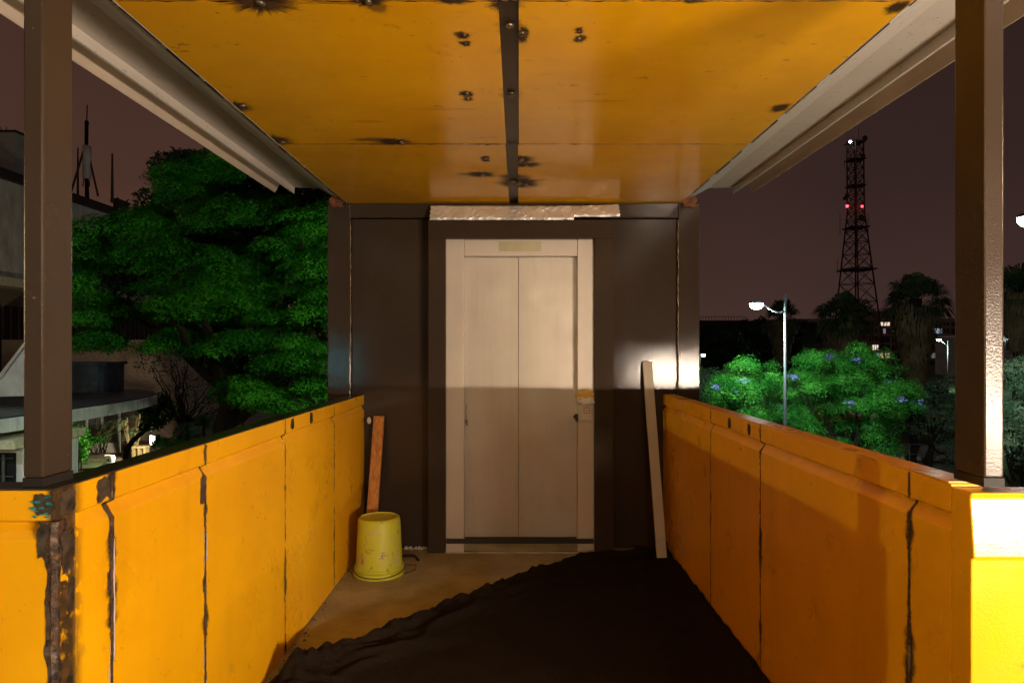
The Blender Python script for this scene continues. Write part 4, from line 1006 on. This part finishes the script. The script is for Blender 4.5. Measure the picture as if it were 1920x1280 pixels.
mast = thing('roof_mast', P(163, 372, 57.7), 'white antenna mast on three stays on the pale building roof', 'antenna')
mb = MB(); mb.tube([P(162, 272, 57.7), P(162.5, 227, 57.7)], .15, 8).tube([P(162.5, 232, 57.7), P(163.5, 197, 57.7)], .045, 6)
mb.tube([P(159.5, 231, 57.7), P(166, 231, 57.7)], .11, 6).tube([P(159.5, 234, 57.7), P(166, 234, 57.7)], .04, 6); mb.build('pole', 'bark', mast)
MB().tube([P(162, 376, 57.7), P(162, 330, 57.7)], .12, 8).build('foot', 'bark', mast)
MB().tube([P(163, 335, 57.7), P(163, 274, 57.7)], .34, 12).build('radome', 'plaster', mast, True)
for (px, py, dy) in ((134, 352, -1), (184, 362, 0), (166, 372, 3)): MB().tube([P(161, 268, 57.7), P(px, py+6, 57.7+dy)], .085, 6).build('stay', 'lattice', mast)
MB().tube([P(155, 350, 57.7), P(157, 340, 57.7), P(157, 318, 57.7)], .05, 5).build('feeder_cable', 'rubber', mast)
MB().tube([P(168, 350, 57.7), P(167, 338, 57.7)], .05, 5).build('feeder_cable', 'rubber', mast)
for (px, py, r, lab) in ((146, 277, .08, 'thin short rod aerial left of the white antenna mast'), (210.5, 288, .10, 'thin tall rod aerial right of the white antenna mast')):
    tag(MB().tube([P(px, 380, 58), P(px, (py+380)/2, 58), P(px, py, 58)], [r*1.3, r, r*.7], 6).build('rod_aerial', 'lattice'), lab, 'antenna')
mb = MB(); mb.box(P(212, 0, 59.5).x, P(222, 0, 59.5).x, 59.5, 61, P(0, 392, 59.5).z, P(0, 372, 59.5).z).tube([P(206, 376, 59.5), P(222, 371, 59.5)], .06, 5)
tag(mb.build('roof_vent', 'brown_dark'), 'small dark vent box on the pale building roof edge', 'vent')
# brick wall in the back of the garden
tag(MB().box(-33, -2, 44.0, 44.5, GZ, 2.0).build('brick_wall', 'brick'), 'old brick wall behind the garden and its twiggy tree', 'wall')
# curved flat canopy
zs1 = -.50
edge = [(-14.5, 17.5), (-14.45, 19.5), (-14.35, 22), (-14.45, 24.5), (-14.75, 27), (-15.3, 29.3), (-16.3, 31), (-17.6, 32.2), (-19.2, 33), (-21, 33.4), (-25, 33.5), (-25, 17.5)]
cs = thing('flat_canopy', (-18, 26, GZ), 'curved flat concrete canopy with pale edge and dark wet top', 'canopy')
MB().prism([(x, y, zs1-.46) for x, y in edge], (0, 0, .40)).build('slab', 'slabpaint', cs, bevel=.02)
MB().prism([(x-.04 if i < 9 else x, y, zs1-.055) for i, (x, y) in enumerate(edge)], (0, 0, .05)).build('roof_surface', 'roofing', cs)
mb = MB()
for k in range(4): mb.box(-24, -15.5-.6*k, 20+3.2*k, 20.15+3.2*k, zs1-.004, zs1+.03)
mb.build('roof_seam', 'rubber', cs)
for (x, y) in ((-15.6, 21), (-23.5, 22), (-24, 31)): MB().tube([(x, y, GZ), (x, y, zs1-.465)], .09, 12).build('column', 'teal' if 0 else 'pole', cs)
gh = thing('gable_wall', (-17, 22, zs1), 'pale sloping gable standing on the curved canopy', 'wall')
MB().prism([P(-160, 700, 23)+Vector((0, 0, -1)), P(-60, 745, 23), P(46, 742, 23), P(46, 648, 23), P(4, 704, 23), P(-60, 745, 23)+Vector((0, 0, .3))], (0, .4, 0)).build('slope', 'plaster', gh)
MB().prism([P(46, 640, 22.9), P(46, 648, 22.9), P(2, 707, 22.9), P(-20, 730, 22.9), P(-20, 720, 22.9), P(2, 697, 22.9)], (0, .6, 0)).build('coping', 'soffit', gh)
a, b = P(60, 684, 30), P(184, 722, 30)
tag(MB().box(a.x, b.x, 30, 32, zs1, a.z).box(a.x-.1, b.x+.1, 29.9, 32.1, a.z, a.z+.12).build('roof_box', 'roofing'), 'dark box-shaped plant room on the curved canopy', 'plant room')
# kiosk under the canopy at the frame edge
D = 19.6; kx = P(44, 0, D).x; kq = thing('kiosk', (kx-1.5, D, GZ), 'pale kiosk with a rounded dark window at the left frame edge', 'kiosk')
MB().box(kx-4, kx, D, D+2.5, GZ, P(0, 838, D).z).build('wall', 'slabpaint', kq, bevel=.05)
MB().box(kx-4.3, kx+.1, D-.5, D+2.7, P(0, 838, D).z+.005, P(0, 822, D).z).build('roof', 'soffit_y', kq)
a, b = P(-60, 848, D), P(31, 905, D); wn = MB().box(a.x, b.x, D-.03, D-.005, b.z, a.z).build('window', 'glass', kq, bevel=.01)
mb = MB(); x = P(11, 0, D).x; mb.tube([(x, D-.1, GZ), (x, D-.1, P(0, 850, D).z)], .045, 8)
for py in (859, 893): mb.tube([P(-20, py, D-.1), P(24, py, D-.1)], .02, 6)
mb.build('window_bar', 'pole', wn)
# garden
D = 36.0
fn = thing('bar_fence', (P(190, 0, 39).x, 39, GZ), 'tall bar fence on a low wall under the curved canopy', 'fence')
xa, xb = P(100, 0, 39).x, P(222, 0, 39).x; zf = P(0, 768, 39).z; zw = GZ+.55
MB().box(xa, xb, 39, 39.25, GZ, zw).build('base_wall', 'concrete', fn)
mb = MB(); n = 34
for k in range(n+1): x = xa+(xb-xa)*k/n; mb.tube([(x, 39.1, zw), (x, 39.1, zf)], .022, 5)
for z in (zw+.25, zw+.8, zf-.1): mb.tube([(xa, 39.1, z), (xb, 39.1, z)], .022, 5)
mb.build('bars', 'pole', fn)
for k in (0, 9, 17, 25, 34): x = xa+(xb-xa)*k/34; MB().box(x-.05, x+.05, 39.05, 39.15, GZ, zf+.05).build('post', 'frame', fn)
def shrub(px, py, rxp, ryp, D, label, leaf, n, r, per, size, seed, name='shrub'):
    rr = np.random.default_rng(seed); c = P(px, py, D); root = thing(name, (c.x, D, GZ), label, 'shrub')
    C, S, N = clumps(rr, crown_px(rr, [(px, py, rxp, ryp)], D, .7, n, r, .7), per, size, .2); leaves('foliage', leaf, root, C, S, N)
    mb = MB()
    for k in range(5): blob_branch(mb, (c.x+rr.normal()*.08, D, GZ), (c.x+rr.normal()*rxp*D/F*.6, D+rr.normal()*.2, c.z), .03, .012, seed*7+k)
    mb.build('stem', 'bark', root)
shrub(148, 832, 12, 34, 33, 'bright lamplit leafy bush beside the left-hand post', 'leaf_jac', 16, .3, 700, .09, 1)
shrub(180, 822, 22, 9, 38.3, 'low leafy shrub growing at the bar fence', 'leaf_jac', 14, .25, 500, .08, 2)
shrub(196, 812, 12, 16, 38.6, 'tan dry shrub against the bar fence posts', 'leaf_dead', 10, .25, 400, .07, 3)
shrub(318, 832, 26, 12, 33, 'lamplit low hedge bush beside the garden flood light', 'leaf_jac', 18, .3, 600, .07, 4)
shrub(360, 808, 40, 16, 34, 'dark low hedge bush behind the parapet rail under the huge tree', 'leaf_dull', 24, .35, 400, .08, 5)
shrub(600, 735, 14, 30, 30, 'dark slender bush against the white shutter by the lift tower', 'leaf_dark', 14, .35, 300, .1, 6)
def spiky(px, py, rpx, D, n, label, leaf, seed, name='yucca', lo=-5, hi=85, w=.05):
    rr = np.random.default_rng(seed); c = P(px, py, D); L = rpx*D/F; root = thing(name, (c.x, D, GZ), label, 'plant'); mb = MB()
    for k in range(n):
        az = rr.uniform(0, 6.283); el = R(rr.uniform(lo, hi)); d = Vector((math.cos(az)*math.cos(el), math.sin(az)*math.cos(el), math.sin(el))); l = L*rr.uniform(.7, 1.1)
        s = d.cross(Vector((0, 0, 1))); s = (s.normalized() if s.length > .02 else Vector((1, 0, 0)))*l*w
        m = c+d*l*.55; t = c+d*l+Vector((0, 0, -l*.22)); mb.add([c-s*.4, m-s, t, m+s, c+s*.4], [(0, 1, 2, 3, 4)])
    mb.build('leaves', leaf, root); MB().tube([(c.x, D, GZ), c], [.08, .06], 8).build('stem', 'bark', root); return c
spiky(382, 795, 34, 31, 70, 'large spiky yucca under the huge tree', 'leaf_dull', 1)
spiky(352, 806, 22, 30, 50, 'small spiky yucca beside the large one', 'leaf_dull', 2)
spiky(455, 795, 40, 29, 70, 'dark upright strap-leaved plant behind the parapet rail', 'leaf_dark', 3, 'strap_plant', 50, 88, .03)
# feather palm clump
rr = np.random.default_rng(9); c = P(246, 825, 37.5); fp = thing('feather_palm', (c.x, 37.5, GZ), 'pale green feather palm with many thin stems in the garden', 'palm')
sm, lf = MB(), MB()
for k in range(13):
    az = rr.uniform(0, 6.283); top = Vector((c.x+math.cos(az)*.5+rr.normal()*.15, 37.5+math.sin(az)*.4, P(0, 792, 37.5).z+rr.normal()*.3))
    b = Vector((c.x+rr.normal()*.12, 37.5+rr.normal()*.1, GZ)); sm.tube([b, b.lerp(top, .5), top], [.05, .04, .03], 6)
    for j in range(3):
        a2 = az+rr.normal()*.9; d = Vector((math.cos(a2), math.sin(a2), .45)).normalized(); L = rr.uniform(.9, 1.5)
        for q_ in range(16):
            t = q_/15; p = top+d*L*t+Vector((0, 0, -L*.75*t*t)); s = d.cross(Vector((0, 0, 1))).normalized()
            for sg in (-1, 1):
                ln = .34*math.sin(math.pi*(.15+.8*t)); e_ = p+s*sg*ln+d*.12+Vector((0, 0, -.10)); lf.add([p-d*.03, p.lerp(e_, .5)+d*.03, e_, p+d*.03], [(0, 1, 2, 3)])
sm.build('stem', 'tan', fp); lf.build('fronds', 'leaf_dull', fp)
# bent tree
bt = thing('bent_tree', (P(236, 0, 33).x, 33, GZ), 'small garden tree with a strongly bent dark trunk', 'tree')
MB().tube([P(234, 882, 33), P(235, 862, 33), P(238, 842, 33), P(247, 828, 33), P(261, 815, 33), P(275, 804, 33)], [.14, .13, .13, .12, .11, .09], 10).build('trunk', 'bark', bt, True)
rr = np.random.default_rng(14); C, S, N = clumps(rr, crown_px(rr, [(283, 785, 26, 22), (300, 770, 30, 25), (270, 798, 10, 8)], 33, 1, 34, .35, .6), 420, .085, .4); leaves('crown', 'leaf_big', bt, C, S, N)
# flood light
fl_ = thing('flood_light', (GARDEN.x, GARDEN.y, GZ), 'square garden flood light on a short stake shining yellow white', 'flood light')
MB().cbox(GARDEN+Vector((.06, .05, 0)), (.12, 0, 0), (0, .22, 0), (0, 0, .26)).build('housing', 'frame', fl_, bevel=.01)
MB().cbox(GARDEN+Vector((-.075, .0, 0)), (.012, -.004, 0), (.02, .2, 0), (0, 0, .24)).build('lamp_face', 'floodface', fl_)
MB().cbox(GARDEN+Vector((0.0, -.19, 0)), (.10, 0, 0), (0, .012, 0), (0, 0, .2)).build('lamp_glass', 'floodface', fl_)
MB().tube([(GARDEN.x+.05, 35.05, GZ), GARDEN+Vector((.05, .05, -.25))], .03, 6).build('stake', 'rubber', fl_)
# white wrapped object, bench, hoops
c = P(205, 852, 34); wo = thing('white_sack', (c.x, 34, GZ), 'white sack with dark print standing on the garden soil', 'sack')
mb = MB()
def sk(u, v):
    th = u*6.2832; k = 1-.25*v+.12*mn.noise(Vector((math.cos(th)*2, math.sin(th)*2, v*3))); return Vector((c.x+.30*k*math.cos(th), 34+.2*k*math.sin(th), GZ+.62*v+.02*math.sin(th*3)*v))
mb.grid(sk, 20, 8); mb.add([sk(i/20, 1) for i in range(20)], [tuple(range(20))]); mb.build('body', 'white', wo, True)
mb = MB(); rnd = random.Random(5)
for k in range(7): x = c.x+rnd.uniform(-.16, .16); z = GZ+rnd.uniform(.12, .5); mb.cbox((x, 33.775+.03, z), (rnd.uniform(.02, .07), 0, 0), (0, .012, 0), (0, 0, rnd.uniform(.015, .04)))
mb.build('print', 'ink', wo)
be = thing('garden_bench', (P(262, 0, 36.5).x, 36.5, GZ), 'small block-like garden bench lit yellow by the flood light', 'bench')
a, b = P(250, 0, 36.5).x, P(277, 0, 36.5).x
MB().box(a, b, 36.3, 36.75, GZ+.62, GZ+.74).build('seat', 'tan', be, bevel=.01)
for x in (a+.02, (a+b)/2-.06, b-.14): MB().box(x, x+.12, 36.32, 36.72, GZ, GZ+.618).build('leg', 'tan', be)
for k in range(12):
    x = P(193+k*6.6, 0, 33.2).x; pts = [(x+.19*math.cos(t), 33.2+.03*k, GZ+.30*math.sin(t)) for t in np.linspace(0, math.pi, 9)]
    tag(MB().tube(pts, .018, 6).build('edging_hoop', 'soffit'), 'one white wire hoop of the flower bed edging behind the sack', 'hoop', 'white hoop edging')
st(MB().box(-26, -14, 30.2, 31.5, GZ, GZ+.03), 'path', 'pave')
st(MB().box(-27, -16, 33.5, 36.0, GZ, GZ+.02), 'garden_lawn', 'grass')
# white shutter seen at the lift tower edge
sh = thing('white_shutter', (P(600, 0, 40).x, 40, GZ), 'white slatted shutter glimpsed between leaves beside the lift tower', 'shutter')
a, b = P(583, 678, 40), P(640, 745, 40); mb = MB()
for k in range(9): x = a.x+(b.x-a.x)*k/8; mb.box(x, x+.13, 40, 40.08, GZ, a.z)
mb.build('slats', 'plaster', sh); MB().box(a.x, b.x+.15, 40.085, 40.12, a.z-.1, a.z+.06).build('head_rail', 'plaster', sh)
